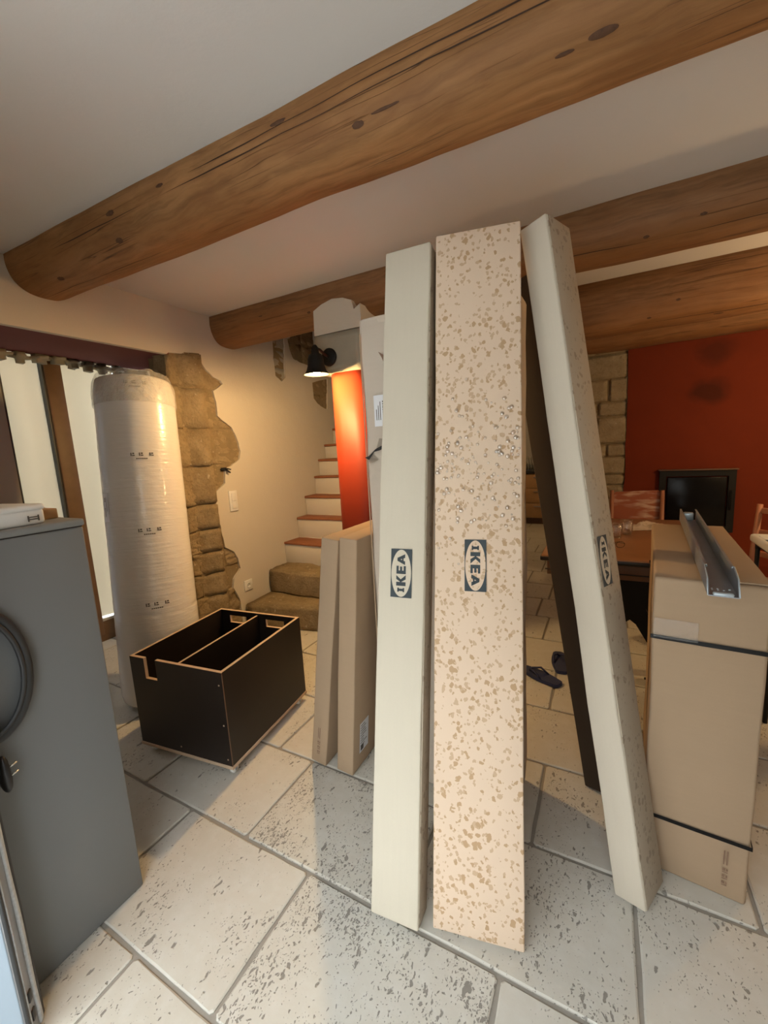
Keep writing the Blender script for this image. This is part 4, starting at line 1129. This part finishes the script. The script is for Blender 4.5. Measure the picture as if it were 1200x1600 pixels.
obj('patterned_top', loc(rbox((sx0+.02, sy0+.015, .861), (sx1-.02, sy1-.02, .8635), .001)), 'pattern', ty)

# ---- stove insert
si = empty('stove_insert', (.735, RW, .53)); tag(si, 'black glass-fronted wood stove set into the red wall', 'stove')
bm = slab([[(-.275, 0), (.265, 0), (.265, .545), (-.275, .545)], [(-.225, .05), (.215, .05), (.215, .49), (-.225, .49)]], 1, -.035, 0)
obj('stove_frame', bm, 'blackiron', si)
obj('stove_door', rbox((-.215, -.03, .055), (.205, -.01, .48), .004), 'firewindow', si)
obj('top_rail', rbox((-.285, -.05, .54), (.275, 0, .552), .003), 'apron', si)
obj('handle', tube([(.235, -.035, .2), (.235, -.06, .22), (.235, -.06, .34), (.235, -.035, .36)], .007, seg=8), 'blackiron', si)

# ---- flip-flops
def flipflop(label, p, rz):
    e = empty('flip_flop', (p.x, p.y, 0), rz); tag(e, label, 'sandal')
    n = 40; o_, i_ = [], []
    def w_(t): return .034+.012*math.sin(t*PI*.9+.3)-.004*math.cos(t*6)
    left = [(-w_(t/20)*(1 if 0 < t < 20 else .55), -.13+.26*t/20) for t in range(21)]
    right = [(w_(t/20)*(1.05 if 0 < t < 20 else .55), -.13+.26*t/20) for t in range(20, -1, -1)]
    bm = slab([left+right], 2, 0.001, .02); bmesh.ops.bevel(bm, geom=[ed for ed in bm.edges if len(ed.link_faces) == 2 and ed.calc_face_angle(0) > 1], offset=.004, segments=2, affect='EDGES')
    obj('sole', bm, 'navy', e)
    for s in (-1, 1): obj('strap', tube([(0, .075, .018), (s*.012, .062, .034), (s*.034, .02, .045), (s*.040, -.03, .018)], [.005, .006, .006, .005], seg=8), 'navy', e)
pf = fl(850, 1060); flipflop('navy blue flip-flop on the floor, strap side towards the spotted box', V((pf.x-.02, pf.y+.0, 0)), math.radians(62))
pf = fl(876, 1040); flipflop('navy blue flip-flop on the floor, half hidden behind the dark leaning box', V((pf.x-.005, pf.y+.02, 0)), math.radians(10))

# ---- kitchen at the far end
kc = empty('kitchen_cabinet', (-.85, 7.5, 0)); tag(kc, 'oak kitchen base cabinet with wide drawers under a black worktop', 'cabinet'); O = V((-.85, 7.5, 0))
obj('carcass', loc(rbox((-1.34, 7.22, .11), (-.35, 7.8, .86), .003)), 'woodlight', kc)
obj('plinth', loc(rbox((-1.34, 7.27, 0), (-.35, 7.8, .11), .002)), 'apron', kc)
for z0_, z1_ in ((.12, .36), (.37, .61), (.62, .85)):
    d = obj('drawer', loc(rbox((-1.33, 7.20, z0_), (-.36, 7.222, z1_), .003)), 'woodlight', kc)
    obj('drawer_handle', loc(tube([(-1.0, 7.2, z1_-.05), (-1.0, 7.18, z1_-.05), (-.7, 7.18, z1_-.05), (-.7, 7.2, z1_-.05)], .006, seg=8)), 'steel', d)
tag(obj('worktop', rbox((-1.35, 7.18, .861), (-.34, 7.84, .90), .004), 'black'), 'black kitchen worktop on the oak cabinet', 'worktop')
dr_ = empty('dish_rack', (-1.02, 7.5, .90)); tag(dr_, 'wire dish rack full of plates on the black worktop', 'dish rack')
for k in range(9):
    bm = lathe([(.001, 0), (.07, .004), (.11, .016), (.112, .018), (.07, .008), (.001, .004)], 28); bm.transform(Matrix.Translation((-.17+k*.045, 0, .125)) @ Matrix.Rotation(PI/2-.15, 4, 'Y'))
    obj('plate', bm, 'white', dr_)
bm = bmesh.new()
for z in (.01, .10):
    tube([(-.22, -.15, z), (.24, -.15, z), (.24, .15, z), (-.22, .15, z)], .004, bm, 6, closed=True)
for k in range(12): tube([(-.21+k*.04, -.15, .01), (-.21+k*.04, -.15, .1)], .003, bm, 6); tube([(-.21+k*.04, .15, .01), (-.21+k*.04, .15, .1)], .003, bm, 6)
obj('wire_frame', bm, 'steel', dr_)
# lamps of the dining room and the kitchen (outside the picture / behind the boxes)
def pendant(x, y, z, energy, label):
    e = empty('pendant_lamp', (x, y, z)); tag(e, label, 'lamp')
    obj('lamp_holder', lathe([(.001, .16), (.02, .155), (.022, .07), (.018, .065)], 24), 'white', e)
    obj('cord', tube([(0, 0, .15), (0, 0, ZC-z)], .004, seg=8), 'black', e)
    a = bmesh.new(); bmesh.ops.create_uvsphere(a, u_segments=16, v_segments=10, radius=.035)
    a.transform(Matrix.Translation((0, 0, .04))); obj('bulb', a, 'bulb2', e, True)
    light('pendant_light', 'POINT', (x, y, z-.03), energy, (1., .62, .28), shadow_soft_size=.04)
M['bulb2'] = emit('pendant_bulb', (1., .72, .36), 25.)
pendant(1.65, 3.05, 1.80, 40., 'bare pendant bulb over the dining corner')
pendant(-.75, 6.1, 1.85, 16., 'bare pendant bulb in the kitchen')
